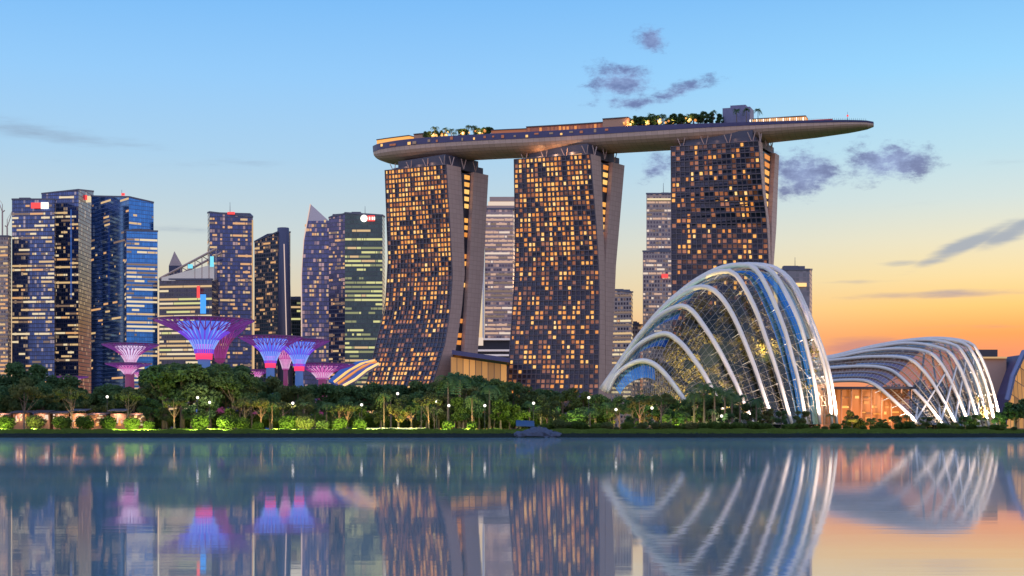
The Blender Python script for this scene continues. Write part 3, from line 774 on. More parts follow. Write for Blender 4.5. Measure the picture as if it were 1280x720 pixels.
# ------------------------------------------------------------ office towers
def office(name, label, E, L, Rr, style, rows=None, group='office towers of the skyline', cat='office tower', yb=538, depth_back=None, wins=True, body_mat=None, seed=1, rootonly=False):
    """E=(px,pytop,Y) nearest corner, L and Rr the other visible corners."""
    rnd = random.Random(seed)
    e, l, r_ = P(*E), P(*L), P(*Rr)
    bk = l+r_-e; bk.z = max(l.z, r_.z, e.z) if depth_back is None else depth_back
    if E[0] == L[0]: pass
    root = empty(name, (e.x, e.y, 0), label, cat, group)
    fm = style['mat']; mb = MB(); cells = []
    fh = style.get('fh', 4.6)*.9; bw = style.get('bw', 4.2)*.72
    corners = [l, e, r_, bk]
    for i in range(4):
        a, c = corners[i], corners[(i+1) % 4]
        w = (Vector((c.x, c.y, 0))-Vector((a.x, a.y, 0))).length; nb_ = max(1, round(w/bw))
        a0, c0 = Vector((a.x, a.y, 0)), Vector((c.x, c.y, 0))
        mb.quad(a0, c0, c, a, fm, [(0, 0), (nb_, 0), (nb_, c.z/fh), (0, a.z/fh)])
        if i < 2 and wins:
            d = (c0-a0).normalized(); n = Vector((d.y, -d.x, 0))
            if n.y > 0: n = -n
            zmax = max(a.z, c.z); nf = int(zmax/fh)
            fw = style['w'][i] if isinstance(style['w'], (list, tuple)) and isinstance(style['w'][0], list) else style['w']
            mats, wts = zip(*fw)
            p_row = style.get('p', .5); run_l = style.get('run', 3)
            if isinstance(p_row, tuple): p_row = p_row[i]
            for f in range(4, nf):
                z0, z1 = f*fh+fh*style.get('w0', .36), f*fh+fh*.84
                pr = min(.97, max(0.02, p_row*rnd.choice([.35, .7, 1, 1.25, 1.6])))
                if f/nf > style.get('topdark', .97): continue
                if rnd.random() < style.get('darkrow', .08): continue
                k = 0
                while k < nb_:
                    ln = min(nb_-k, 1+int(rnd.expovariate(1/(run_l*.8))))
                    if rnd.random() < pr:
                        s0, s1 = (k+.12)/nb_, (k+ln-.1)/nb_
                        za = lerp(a.z, c.z, (s0+s1)/2)-1.0
                        if z1 < za:
                            pts = [a0.lerp(c0, s0), a0.lerp(c0, s1), a0.lerp(c0, s1), a0.lerp(c0, s0)]
                            for q, zz in zip(pts, (z0, z0, z1, z1)): q.z = zz
                            cells.append(((s1-s0)*w, pts, n, M[rnd.choices(mats, wts)[0]]))
                    k += ln
    mb.face([corners[0], corners[1], corners[2], corners[3]], M['roofg'])
    part(mb, 'wall', root)
    ctr4 = sum(corners, Vector())/4
    for k in range(3):                     # rooftop plant and a mast
        q = ctr4.lerp(corners[k], rnd.uniform(.1, .45)); hh_ = rnd.uniform(2.5, 5.5); ww = rnd.uniform(3, 6.5); zb_ = min(c.z for c in corners)
        if max(c.z for c in corners)-zb_ > 8: break
        bb = MB(); bb.box(q.x-ww, q.x+ww, q.y-4, q.y+4, zb_, zb_+hh_, M['roofg']); part(bb, 'roof_plant', root)
    if cat == 'office tower' and rnd.random() < .6:
        bb = MB(); bb.tube([ctr4, ctr4+Vector((0, 0, rnd.uniform(8, 13)))], [.35, .15], M['roofg'], 4); part(bb, 'antenna', root)
    # roof parapet
    pb = MB()
    for i in range(4):
        a, c = corners[i], corners[(i+1) % 4]; up = Vector((0, 0, 1.6)); d = (c-a); d.z = 0; d.normalize(); nn = Vector((d.y, -d.x, 0))*.5
        pb.hexa([a+nn, c+nn, c-nn, a-nn], [a+nn+up, c+nn+up, c-nn+up, a-nn+up], M['roofg'])
    part(pb, 'parapet', root)
    if cells: add_windows(root, cells, 'window', 90)
    return root, (l, e, r_, bk)
M['roofg'] = mat('roof_grey', (.10, .10, .14), .7)
def sign(root, px, py, w, h, Y, m, name='roof_sign'):
    bb = MB(); a = P(px-w/2, py+h/2, Y); c = P(px+w/2, py+h/2, Y); d = P(px+w/2, py-h/2, Y); e = P(px-w/2, py-h/2, Y)
    bb.slabq(a, c, d, e, (0, -1, 0), .8, m); return part(bb, name, root)
warmw = [('off0', 5), ('off1', 4), ('off2', 4), ('off3', 1)]
orgw = [('off3', 5), ('off0', 3), ('off2', 4)]
limw = [('lim0', 6), ('lim1', 5), ('off0', 1)]
rosw = [('pin0', 5), ('pin1', 3), ('off2', 3)]
sty_navy = dict(mat=facade_mat('glass_navy', (.05, .085, .22), (.045, .05, .10), dim=(1, .7, .4), dimp=.12), w=warmw, p=.5, run=3, bw=3.4)
sty_purple = dict(mat=facade_mat('glass_purple', (.06, .065, .15), (.085, .08, .13), metal=.6, dim=(1, .55, .3), dimp=.2), w=orgw, p=.28, run=1.4, bw=3.6)
sty_blue = dict(mat=facade_mat('glass_blue', (.035, .15, .42), (.04, .09, .22), metal=.9, rough=.08, slab=.14, mull=.08, var=.3), w=[('off3', 4), ('off0', 4), ('off2', 4)], p=(.12, .42), run=4, bw=3.4)
sty_bright = dict(mat=facade_mat('glass_dark_band', (.04, .045, .08), (.10, .08, .09), metal=.5, slab=.35), w=[('off1', 3), ('off0', 6), ('lim0', 2)], p=.95, run=7, bw=3.4, darkrow=.02)
sty_lime = dict(mat=facade_mat('glass_teal', (.03, .06, .07), (.06, .07, .08), metal=.5, slab=.3), w=limw, p=.75, run=5, bw=3.4, darkrow=.1, fh=4.9)
sty_beige = dict(mat=facade_mat('stone_facade', (.07, .06, .09), (.30, .23, .22), metal=.4, slab=.4, mull=.35, dim=(1, .6, .35), dimp=.3), w=rosw, p=.5, run=2, bw=4.0)
sty_rose = dict(mat=facade_mat('rose_facade', (.16, .12, .16), (.36, .25, .25), metal=.3, slab=.42, mull=.12, dim=(1, .6, .4), dimp=.5), w=rosw, p=.8, run=5, bw=4.0)

office('office_tower', 'sliver of tan office tower cut by the left edge', (10, 296, 1500), (-40, 296, 1510), (14, 297, 1530), dict(sty_beige, p=.7, w=orgw), seed=1)
r_, c_ = office('office_tower', 'wide dark slab tower with red and white roof sign, left end', (68, 250, 1520), (15, 250, 1525), (70, 251, 1560), sty_navy, seed=2)
sign(r_, 45, 257, 12, 7, 1519, M['red']); sign(r_, 56, 257, 9, 8, 1519, M['wlight'])
r_, c_ = office('office_tower', 'taller dark twin tower with a vertical blue light strip', (98, 238, 1570), (52, 243, 1575), (117, 240, 1630), dict(sty_navy, p=(.42, .05)), seed=3)
bb = MB(); bb.slabq(P(88.2, 372, 1570), P(89.6, 372, 1570), P(89.6, 262, 1570), P(88.2, 262, 1570), (0, -1, 0), .8, glow('strip_blue', (.04, .16, .62), .5)); part(bb, 'light_strip', r_)
sign(r_, 111, 249, 10, 8, 1600, M['off1']); sign(r_, 107, 247, 4, 6, 1596, M['red'])
r_, c_ = office('office_tower', 'deep blue glass tower with a sloping top and lower front block', (161, 247, 1500), (114, 246, 1580), (192, 254, 1520), sty_blue, seed=4)
sign(r_, 154, 243, 4, 3, 1500, M['red'], 'beacon')
office('office_block', 'lower blue glass block joined to the front of the sloping blue tower', (158, 289, 1470), (156, 289, 1490), (197, 290, 1480), dict(sty_blue, p=(.3, .75), w=[('off1', 3), ('off0', 4), ('off2', 3)], run=6), seed=5)
# pale sloped-roof office with screens
r_, c_ = office('office_block', 'brightly banded office block under a sloping skeletal roof canopy', (265, 350, 1440), (199, 350, 1450), (273, 350, 1480), sty_bright, seed=6)
sl = MB(); a = P(200, 348, 1450); c = P(270, 311, 1442); off = Vector((0, 30, 0))
for k in range(9):
    q = a.lerp(c, k/8); q2 = Vector((q.x, q.y, P(0, 350, 1445).z)); sl.tube([q2, q], .5, M['conc'], 5); sl.tube([q, q+off], .4, M['conc'], 5)
sl.tube([a, c], 1.2, M['conc'], 6); sl.tube([a+off, c+off], 1.2, M['conc'], 6); part(sl, 'roof_frame', r_)
pr = MB(); pr.slabq(P(202, 351, 1449), P(268, 351, 1443), P(268, 330, 1443), P(202, 347, 1449), (0, -1, 0), .5, mat('pale_roof_glass', (.5, .47, .45), .3, emit=(1, .75, .6), es=.12)); part(pr, 'roof_glazing', r_)
sign(r_, 265, 327, 4.5, 13, 1439, M['cyan'], 'screen'); sign(r_, 254, 380, 7, 24, 1438, M['blue'], 'screen'); sign(r_, 248, 365, 3.5, 15, 1438, M['red'], 'screen'); sign(r_, 238, 333, 6, 5, 1439, M['cyan'], 'screen')
r2 = empty('office_tower', (P(219, 0, 1700).x, 1700, 0), 'small pyramid-topped tower peeping over the sloping canopy', 'office tower', 'office towers of the skyline')
bb = MB(); b0 = [P(211, 332, 1700), P(228, 332, 1700), P(228, 332, 1716), P(211, 332, 1716)]; lo = [Vector((p.x, p.y, 0)) for p in b0]; bb.hexa(lo, b0, sty_purple['mat']); part(bb, 'wall', r2)
bb = MB(); ap = P(218, 314, 1708)
for i in range(4): bb.face([b0[i], b0[(i+1) % 4], ap], M['conc'])
part(bb, 'roof', r2)
r_, c_ = office('office_tower', 'flat-topped navy tower with a small red roof logo and amber right edge', (262, 266, 1500), (259.5, 267, 1530), (316, 272, 1508), dict(sty_purple, mat=facade_mat('glass_indigo', (.035, .055, .16), (.055, .055, .10), metal=.6, dim=(1, .6, .3), dimp=.18), p=.3), seed=7)
sign(r_, 289, 266.5, 9, 3, 1503, M['red'])
bb = MB(); bb.slabq(P(315, 480, 1508), P(316.6, 480, 1508), P(316.6, 275, 1508), P(315, 275, 1508), (0, -1, 0), .8, M['edgeo']); part(bb, 'light_strip', r_)
# slanted roof tower with round corner shaft
r_, c_ = office('office_tower', 'grey-brown tower with a slanted roof beside a rounded shaft', (347, 291, 1560), (318, 303, 1580), (363, 291, 1590), dict(sty_purple, mat=facade_mat('glass_brown', (.08, .075, .10), (.20, .15, .15), metal=.5, dim=(1, .55, .3), dimp=.2), p=.16), seed=8)
sh = MB(); q = P(354, 285, 1565); sh.tube([Vector((q.x+3, q.y, 0)), Vector((q.x+1, q.y, q.z*.5)), q], [8.5, 7.8, 6.2], sty_purple['mat'], 14); part(sh, 'round_shaft', r_, True)
bb = MB(); bb.tube([P(359.5, 480, 1552), P(357.5, 400, 1552), P(355, 305, 1552)], .55, M['edge'], 5); part(bb, 'light_strip', r_)
office('office_block', 'low dark block wedged between the slanted tower and the spire tower', (376, 375, 1640), (363, 375, 1640), (378, 375, 1660), dict(sty_lime, p=.3), seed=9)
# spire tower
rt = empty('office_tower', (P(400, 0, 1560).x, 1560, 0), 'sail-shaped tower rising to a sharp glass point', 'office tower', 'office towers of the skyline')
bb = MB(); sm_ = facade_mat('glass_sail', (.06, .075, .19), (.10, .095, .16), metal=.6, dim=(1, .55, .3), dimp=.2)
lefte = [(538, 377.5), (420, 377.5), (344, 377), (300, 380), (257, 384.5)]; seq = []
for py, px in lefte: seq.append((P(px, py, 1560), P(412, py if py > 275 else 275, 1560)))
for i in range(len(seq)-1):
    (a, b_), (c, d) = seq[i], seq[i+1]
    if i == len(seq)-2: c = P(383.5, 276, 1560); d = P(412, 276, 1560)
    nbx = 10
    bb.quad(a, b_, d, c, sm_, [(0, a.z/4.6), (nbx, b_.z/4.6), (nbx, d.z/4.6), (0, c.z/4.6)])
    bb.quad(a+Vector((0, 30, 0)), c+Vector((0, 30, 0)), d+Vector((0, 30, 0)), b_+Vector((0, 30, 0)), sm_)
    bb.quad(a+Vector((0, 30, 0)), a, c, c+Vector((0, 30, 0)), sm_); bb.quad(b_, b_+Vector((0, 30, 0)), d+Vector((0, 30, 0)), d, sm_)
part(bb, 'wall', rt)
bb = MB(); a, b_, c = P(383.5, 276, 1560), P(411, 276, 1560), P(388, 255, 1560); o3 = Vector((0, 30, 0)); pg = mat('pale_sail_glass', (.30, .30, .36), .2, .5)
a2, b2, c2 = a+o3, b_+o3, c+Vector((0, 12, 0))
bb.face([a, b_, c], pg); bb.face([b2, a2, c2], pg); bb.quad(b_, b2, c2, c, pg); bb.quad(a2, a, c, c2, pg); part(bb, 'sail_top', rt)
bb = MB(); bb.tube([P(px-.3, py, 1559) for py, px in lefte[:-1]]+[P(388, 255, 1559)], .6, M['edge'], 5); part(bb, 'light_strip', rt)
rr = random.Random(3); cc = []
for f in range(14, 50):
    for k in range(10):
        if rr.random() < .17:
            z0 = f*4.6; pxs = 381+k*3.0; a = Vector((PX(pxs, 1560), 1560, z0+1.6)); b_ = Vector((PX(pxs+2.4, 1560), 1560, z0+1.6)); up = Vector((0, 0, 2.6))
            if z0 > 222: continue
            cc.append((rr.random(), [a, b_, b_+up, a+up], Vector((0, -1, 0)), M[rr.choice(['off3', 'off2', 'off3', 'off0'])]))
add_windows(rt, cc)
r_, c_ = office('office_tower', 'purple-brown glazed tower with scattered rooms behind the lime one', (431, 268, 1540), (411, 273, 1548), (440, 268, 1560), sty_purple, seed=10)
r_, c_ = office('office_tower', 'lime-lit banded tower with a glowing red and white round roof logo', (478, 270, 1500), (431, 267, 1500), (481, 272, 1540), dict(sty_lime, topdark=.93), seed=11)
sign(r_, 464, 273, 9, 7, 1499, M['red']); bb = MB(); bb.sphere(P(455, 273, 1498), 3.6, M['wlight'], 10, 6); part(bb, 'round_logo', r_)
for dx in (462, 465.5, 468): sign(r_, dx, 273, 1.4, 3.5, 1497.8, M['wlight'], 'sign_letter')
# between hotel towers
r_, c_ = office('office_tower', 'rose-lit tower with rounded stepped crown in the gap between left and central hotel towers', (641, 262, 1450), (606, 262, 1450), (650, 262, 1480), sty_rose, seed=12)
bb = MB()
for z0, z1, x0, x1, m_ in ((262, 257, 608, 648, M['conc']), (256, 252, 610, 646, M['pin1']), (251.5, 246, 612, 645, M['conc'])):
    a, c = P(x0, z0, 1455), P(x1, z1, 1455); bb.box(a.x, c.x, 1455, 1480, a.z, c.z, m_)
part(bb, 'crown', r_)
bb = MB(); bb.slabq(P(603, 432, 1449), P(605.5, 432, 1449), P(605.5, 290, 1449), P(603, 290, 1449), (0, -1, 0), .8, mat('white_panel', (.7, .62, .6), .5)); part(bb, 'white_fin', r_)
rt = empty('podium', (P(615, 0, 1350).x, 1350, 0), 'low mall block with white horizontal bands below the rose-lit tower', 'building')
bb = MB(); a, c = P(596, 424, 1350), P(640, 424, 1350); bb.box(a.x, c.x, 1350, 1380, 0, a.z, M['dark']); part(bb, 'wall', rt)
for py in (423, 437, 443): 
    bb = MB(); a, c = P(594, py+2.2, 1349), P(640, py, 1349); bb.box(a.x, c.x, 1347, 1350-.05, a.z, c.z, mat('white_band', (.75, .65, .62), .5, emit=(1, .75, .7), es=.25)); part(bb, 'band', rt)
sign(rt, 600.5, 427, 7, 10, 1346.5, M['pin1'], 'lit_panel')
rt = empty('atrium_hall', (P(600, 0, 1010).x, 1010, 0), 'golden lit glass hall with dark oversailing roof between two hotel towers', 'building')
HG = facade_mat('hall_glass', (.45, .22, .07), (.28, .15, .09), metal=.1, rough=.4, slab=.06, mull=.12, var=.7, dim=(1, .42, .08), dimp=1.1)
bb = MB(); a, b_ = P(563, 446, 1010), P(633, 456, 1000); bb.quad(Vector((a.x, a.y, 0)), Vector((b_.x, b_.y, 0)), b_, a, HG, [(0, 0), (9, 0), (9, 3), (0, 3)])
bb.quad(Vector((b_.x, b_.y, 0)), Vector((b_.x, b_.y+40, 0)), b_+Vector((0, 40, 0)), b_, HG, [(0, 0), (5, 0), (5, 3), (0, 3)]); bb.quad(Vector((a.x, a.y+40, 0)), Vector((a.x, a.y, 0)), a, a+Vector((0, 40, 0)), HG); part(bb, 'wall', rt)
bb = MB(); a, b_ = P(565, 443, 1002), P(637, 453, 990); bb.hexa([a, b_, b_+Vector((0, 60, 0)), a+Vector((0, 60, 0))], [p+Vector((0, 0, 3.0)) for p in (a, b_, b_+Vector((0, 60, 0)), a+Vector((0, 60, 0)))], M['rim']); part(bb, 'roof', rt)
office('office_tower', 'dark banded block low to the right of the central hotel tower', (789, 366, 1450), (764, 363, 1455), (791, 366, 1480), dict(sty_beige, w=warmw, p=.75, run=4), seed=13)
office('office_block', 'small dim stone block at the left foot of the tall dome', (800, 407, 1500), (760, 407, 1500), (804, 407, 1530), dict(sty_beige, p=.25), seed=14)
r_, c_ = office('office_tower', 'slim beige tower with white lit crown left of the rightmost hotel tower', (845, 243, 1500), (808, 243, 1500), (850, 243, 1530), dict(sty_beige, p=.7), seed=15)
bb = MB(); a, c = P(809, 250, 1498.5), P(845, 248, 1498.5); bb.box(a.x, c.x, 1497.5, 1499.5, a.z, c.z, M['off1']); part(bb, 'crown_light', r_)
r_, c_ = office('office_block', 'wider lower shoulder block of the beige tower carrying a small red sign', (845, 315, 1480), (803.5, 315, 1480), (848, 315, 1498), dict(sty_beige, p=.4), seed=16)
sign(r_, 831, 345, 8, 5, 1479, M['red'])
r_, c_ = office('office_tower', 'plain grey tower with one bright slot right of the rightmost hotel tower', (1012, 338, 1300), (972, 338, 1300), (1015, 338, 1330), dict(mat=facade_mat('grey_panels', (.20, .18, .20), (.24, .20, .22), metal=.05, rough=.5), w=warmw), wins=False, seed=17)
sign(r_, 1001, 356, 14, 4.5, 1299, M['warm3'], 'lit_slot')
# right edge buildings
tn = mat('tan_wall', (.42, .25, .20), .8, noise=.1, nscale=.05)
rt = empty('theatre_block', (P(1240, 0, 800).x, 800, 0), 'brown windowless block behind the right end of the low dome', 'building')
bb = MB(); a, c = P(1222, 446, 800), P(1258, 446, 800); bb.box(a.x, c.x, 800, 840, 0, a.z, tn); part(bb, 'wall', rt)
bb = MB(); a, c = P(1222, 445.7, 805), P(1247, 437, 805); bb.box(a.x, c.x, 805, 830, a.z, c.z, M['dark']); part(bb, 'roof_house', rt)
bb = MB(); a, c = P(1220, 448, 799), P(1258, 446, 799); bb.box(a.x, c.x, 798, 799.9, a.z, c.z, M['edgeo']); part(bb, 'cornice_light', rt)
rt = empty('theatre_hall', (P(1275, 0, 780).x, 780, 0), 'orange lit hall with steep slanted roof cut by the right edge', 'building')
bb = MB(); pts = [P(1258, 538, 780), P(1300, 538, 780), P(1300, 440, 780), P(1280, 443, 780), P(1262, 492, 780)]
bk_ = [p+Vector((0, 50, 0)) for p in pts]; bb.face(pts, HG, [(0, 0), (8, 0), (8, 4), (5, 4), (1, 1)])
for i in range(5): bb.quad(pts[i], pts[(i+1) % 5], bk_[(i+1) % 5], bk_[i], M['rim'])
part(bb, 'wall', rt)
bb = MB(); bb.tube([P(1259, 500, 778), P(1266, 470, 778), P(1280, 440, 778), P(1300, 436, 778)], 1.6, mat('blue_roof', (.12, .15, .3), .4, .3), 6); part(bb, 'roof_edge', rt)
# tower cranes far left
for i, (px, top_, jib) in enumerate(((3, 243, -10), (9, 262, 9))):
    rt = empty('tower_crane', (PX(px, 1700), 1700, 0), ('taller' if i == 0 else 'shorter')+' tower crane above the sliver building at the left edge', 'crane', 'tower cranes at the left edge')
    bb = MB(); p = P(px, top_+22, 1700); bb.tube([Vector((p.x, p.y, 0)), p], .9, M['conc'], 4); part(bb, 'mast', rt)
    bb = MB(); q = P(px+jib*.8, top_, 1700); bb.tube([p, q], .5, M['conc'], 4); bb.tube([p, P(px-jib*.3, top_+20, 1700)], .7, M['conc'], 4); bb.tube([P(px, top_+12, 1700), q], .2, M['conc'], 3); bb.tube([p, P(px, top_+12, 1700)], .4, M['conc'], 4); part(bb, 'jib', rt)

# ------------------------------------------------------------ supertrees
GL = {'bluec': glow('funnel_blue', (.10, .20, 1), .85), 'blued': glow('rib_indigo', (.20, .06, .85), .8), 'pinkc': glow('funnel_pink', (.9, .2, .62), .75), 'whitec': glow('funnel_white', (.85, .68, 1), .9),
      'magd': glow('rib_magenta', (.55, .05, .42), .5), 'redc': glow('collar_red', (1, .04, .16), 1.1), 'trunkb': glow('trunk_blue', (.06, .2, .7), .45), 'trunkp': glow('trunk_pink', (.6, .06, .32), .25), 'can': glow('canopy_purple', (.16, .02, .20), .35), 'light': glow('rib_light', (.24, .40, 1), .95), 'outer': glow('rib_outer', (.28, .03, .42), .42), 'fpink': glow('funnel_violet', (.62, .22, 1), .95), 'plight': glow('rib_pale', (1, .6, .9), .75)}
def supertree(px, Y, py_can, half_px, py_neck, py_base, fun, rib, collar, trunk, rl_, label):
    x = PX(px, Y); zc, zn, zb = ZH(py_can, Y), ZH(py_neck, Y), ZH(py_base, Y); Rr = half_px*Y/F
    root = empty('supertree', (x, Y, 2.1), label, 'supertree', 'glowing tree-shaped garden towers'); ctrv = Vector((x, Y, 0))
    rt_ = Rr*.14
    def fr(t): return rt_+(Rr*.53-rt_)*t**1.2            # inner funnel radius
    def fo(t): return rt_*1.25+(Rr-rt_*1.25)*(t**1.9)
    N = 26
    fm = MB(); 
    for i in range(7):
        t0, t1 = i/7, (i+1)/7
        for k in range(N):
            a0, a1 = 2*math.pi*k/N, 2*math.pi*(k+1)/N; z0, z1 = lerp(zn, zc-.8, t0), lerp(zn, zc-.8, t1)
            q = [Vector((x+fr(t)*math.cos(a), Y+fr(t)*math.sin(a), z)) for t, a, z in ((t0, a0, z0), (t0, a1, z0), (t1, a1, z1), (t1, a0, z1))]
            fm.quad(*q, GL['fpink'] if (i < 2 and fun is GL['bluec']) else (fun or trunk))
    if fun is not None: part(fm, 'funnel', root, True)
    rb = MB(); rb2 = MB()
    for k in range(N):
        a = 2*math.pi*(k+.5)/N
        pts = [Vector((x+fo(t)*math.cos(a), Y+fo(t)*math.sin(a), lerp(zn, zc, t**.85))) for t in [i/8 for i in range(9)]]
        rb.tube(pts[:6], Rr*.017, rib, 4); rb.tube(pts[5:], [Rr*.014, Rr*.012, Rr*.01, Rr*.007], GL['outer'], 4)
        pts = [Vector((x+(fr(t)+.25)*math.cos(a), Y+(fr(t)+.25)*math.sin(a), lerp(zn, zc-.8, t))) for t in (0, .25, .5, .75, .97)]
        rb2.tube(pts, Rr*.013, rl_, 4)
        for j in (-1, 1):
            a2 = a+j*.12*1.2; p0 = Vector((x+fo(.62)*math.cos(a), Y+fo(.62)*math.sin(a), lerp(zn, zc, .62**.85))); p1 = Vector((x+Rr*.97*math.cos(a2), Y+Rr*.97*math.sin(a2), zc-.2)); rb.tube([p0, p1], Rr*.012, GL['outer'], 3)
    part(rb, 'branches', root); part(rb2, 'light_rods', root)
    cn = MB()
    for fr_ in (1.0, .8, .6, .4):
        pts = [Vector((x+Rr*fr_*math.cos(2*math.pi*k/32), Y+Rr*fr_*math.sin(2*math.pi*k/32), zc+.2)) for k in range(33)]
        cn.tube(pts, Rr*.016, GL['can'], 4, cap=False)
    part(cn, 'canopy_rings', root)
    tk = MB(); tk.tube([Vector((x, Y, 0)), Vector((x, Y, zb)), Vector((x, Y, zn))], [rt_*1.25, rt_*.95, rt_*.9], trunk, 12); part(tk, 'trunk', root, True)
    if collar is not None:
        cb = MB(); h = (zc-zn)*.2; cb.tube([Vector((x, Y, zn-h*.9)), Vector((x, Y, zn+h*.5))], [rt_*1.18, rt_*1.25], collar, 14); part(cb, 'collar', root, True)
    return root
supertree(255, 690, 401, 62, 442, 462, GL['bluec'], GL['blued'], GL['redc'], GL['trunkb'], GL['light'], 'tallest supertree with wide blue funnel and red collar')
supertree(275, 730, 408, 34, 452, 470, None, GL['trunkp'], None, GL['trunkp'], GL['magd'], 'slender pink supertree tucked behind the tallest blue one')
supertree(338, 700, 422, 40, 454, 470, GL['bluec'], GL['blued'], GL['redc'], GL['trunkb'], GL['light'], 'left one of the two mid-size blue supertrees')
supertree(374, 715, 426, 38, 458, 475, GL['bluec'], GL['blued'], GL['redc'], GL['trunkb'], GL['light'], 'right one of the two mid-size blue supertrees')
supertree(357, 745, 436, 22, 462, 478, GL['pinkc'], GL['magd'], None, GL['trunkp'], GL['plight'], 'small pink supertree seen between the two mid-size blue ones')
supertree(163, 720, 431, 35, 455, 470, GL['whitec'], GL['magd'], None, GL['trunkp'], GL['plight'], 'white-lit supertree with magenta rim before the blue glass tower')
supertree(160, 690, 455, 28, 468, 482, GL['pinkc'], GL['magd'], None, GL['trunkp'], GL['plight'], 'low pink supertree directly under the white-lit one')
supertree(176, 705, 463, 18, 474, 486, GL['pinkc'], GL['magd'], None, GL['trunkp'], GL['plight'], 'smallest pink supertree to the right below the white-lit one')
supertree(90, 740, 471, 20, 478, 486, GL['pinkc'], GL['magd'], None, GL['trunkp'], GL['plight'], 'far left low pink supertree before the twin tower')
supertree(318, 740, 463, 22, 476, 486, GL['pinkc'], GL['magd'], None, GL['trunkp'], GL['plight'], 'low pink supertree left of the paired blue ones')
supertree(403, 735, 456, 40, 474, 486, GL['pinkc'], GL['magd'], None, GL['trunkp'], GL['plight'], 'low wide pink supertree beside the striped ribbed canopy')
# ribbed station canopy
rt = empty('ribbed_canopy', (PX(440, 800), 800, 0), 'low curved canopy of blue panels and amber lit ribs left of the hotel', 'canopy')
bb = MB(); bm_ = mat('canopy_blue', (.08, .14, .40), .3, .3)
A = [P(px, py, 800) for px, py in ((410, 476), (425, 462), (445, 452), (466, 449))]; B = [P(px, py, 780) for px, py in ((430, 484), (445, 476), (460, 464), (474, 456))]
for i in range(3): bb.quad(A[i], A[i+1], B[i+1], B[i], bm_); bb.quad(A[i]-Vector((0, 0, .8)), B[i]-Vector((0, 0, .8)), B[i+1]-Vector((0, 0, .8)), A[i+1]-Vector((0, 0, .8)), bm_)
part(bb, 'roof', rt)
for k, mm in ((.38, M['warm2']), (.62, M['warm0']), (.95, M['warm3'])):
    bb = MB(); bb.tube([A[i].lerp(B[i], k)+Vector((0, 0, .6)) for i in range(4)], .7, mm, 5); part(bb, 'lit_rib', rt)

# ------------------------------------------------------------ glass domes
def glass_mat(name, tint, tr, gc=(.9, .92, 1, 1)):
    m = bpy.data.materials.new(name); m.use_nodes = True; t = NT(m.node_tree); t.n.clear()
    g = t.new('ShaderNodeBsdfGlossy'); g.inputs['Color'].default_value = gc; g.inputs['Roughness'].default_value = .04
    tb = t.new('ShaderNodeBsdfTransparent'); tb.inputs['Color'].default_value = (*tint, 1)
    ge = t.new('ShaderNodeNewGeometry'); dp_ = t.new('ShaderNodeVectorMath', operation='DOT_PRODUCT')
    t.l.new(ge.outputs['Normal'], dp_.inputs[0]); t.l.new(ge.outputs['Incoming'], dp_.inputs[1])
    fz = t.m('POWER', t.m('SUBTRACT', 1.0, t.m('ABSOLUTE', dp_.outputs['Value'])), 4.0)
    f = t.m('ADD', t.m('MULTIPLY', fz, .55), tr, clamp=True)
    mx = t.new('ShaderNodeMixShader'); t.l.new(f, mx.inputs[0]); t.l.new(tb.outputs[0], mx.inputs[1]); t.l.new(g.outputs[0], mx.inputs[2])
    o = t.new('ShaderNodeOutputMaterial'); t.l.new(mx.outputs[0], o.inputs[0]); return m
DG = glass_mat('dome_glass', (.72, .72, .62), .025); DG2 = glass_mat('dome_roof_glass', (.45, .45, .45), .07); DGR = glass_mat('dome_silver_glass', (.10, .10, .13), .34, (.62, .64, .72, 1)); DGB = glass_mat('dome_sky_tint_glass', (.12, .28, .5), .30, (.22, .55, 1, 1))  # blue dome glass: the sky's reflection is tinted into its colour
M['lattice'] = mat('lattice_steel', (.36, .30, .23), .5, .2)
def resample(pts, n):
    d = [0]
    for i in range(1, len(pts)): d.append(d[-1]+(pts[i]-pts[i-1]).length)
    out_ = []
    for k in range(n):
        s = d[-1]*k/(n-1); i = min(max(int(np.searchsorted(d, s))-1, 0), len(pts)-2); out_.append(pts[i].lerp(pts[i+1], (s-d[i])/max(1e-6, d[i+1]-d[i])))
    return out_
def smoothpts(pts, n=8):
    Pp = [pts[0]*2-pts[1]]+pts+[pts[-1]*2-pts[-2]]; out_ = []
    for i in range(1, len(Pp)-2):
        for k in range(n):
            t = k/n; a, b_, c, d = Pp[i-1], Pp[i], Pp[i+1], Pp[i+2]
            out_.append(.5*((2*b_)+(c-a)*t+(2*a-5*b_+4*c-d)*t*t+(3*b_-a-3*c+d)*t**3))
    out_.append(pts[-1]); return out_
def arch_curve(pl, YL, YR):
    """points surveyed on the vertical plane through the two feet"""
    xl, xr = pl[0][0], pl[-1][0]; A = Vector((PX(xl, YL), YL, 0)); B = Vector((PX(xr, YR), YR, 0)); out_ = []
    for px, py in pl:
        k = (px-640)/F; den = (B.x-A.x)-k*(B.y-A.y); s = (k*A.y-A.x)/den; p = A.lerp(B, s); p.z = ZH(py, p.y); out_.append(p)
    return smoothpts(out_)
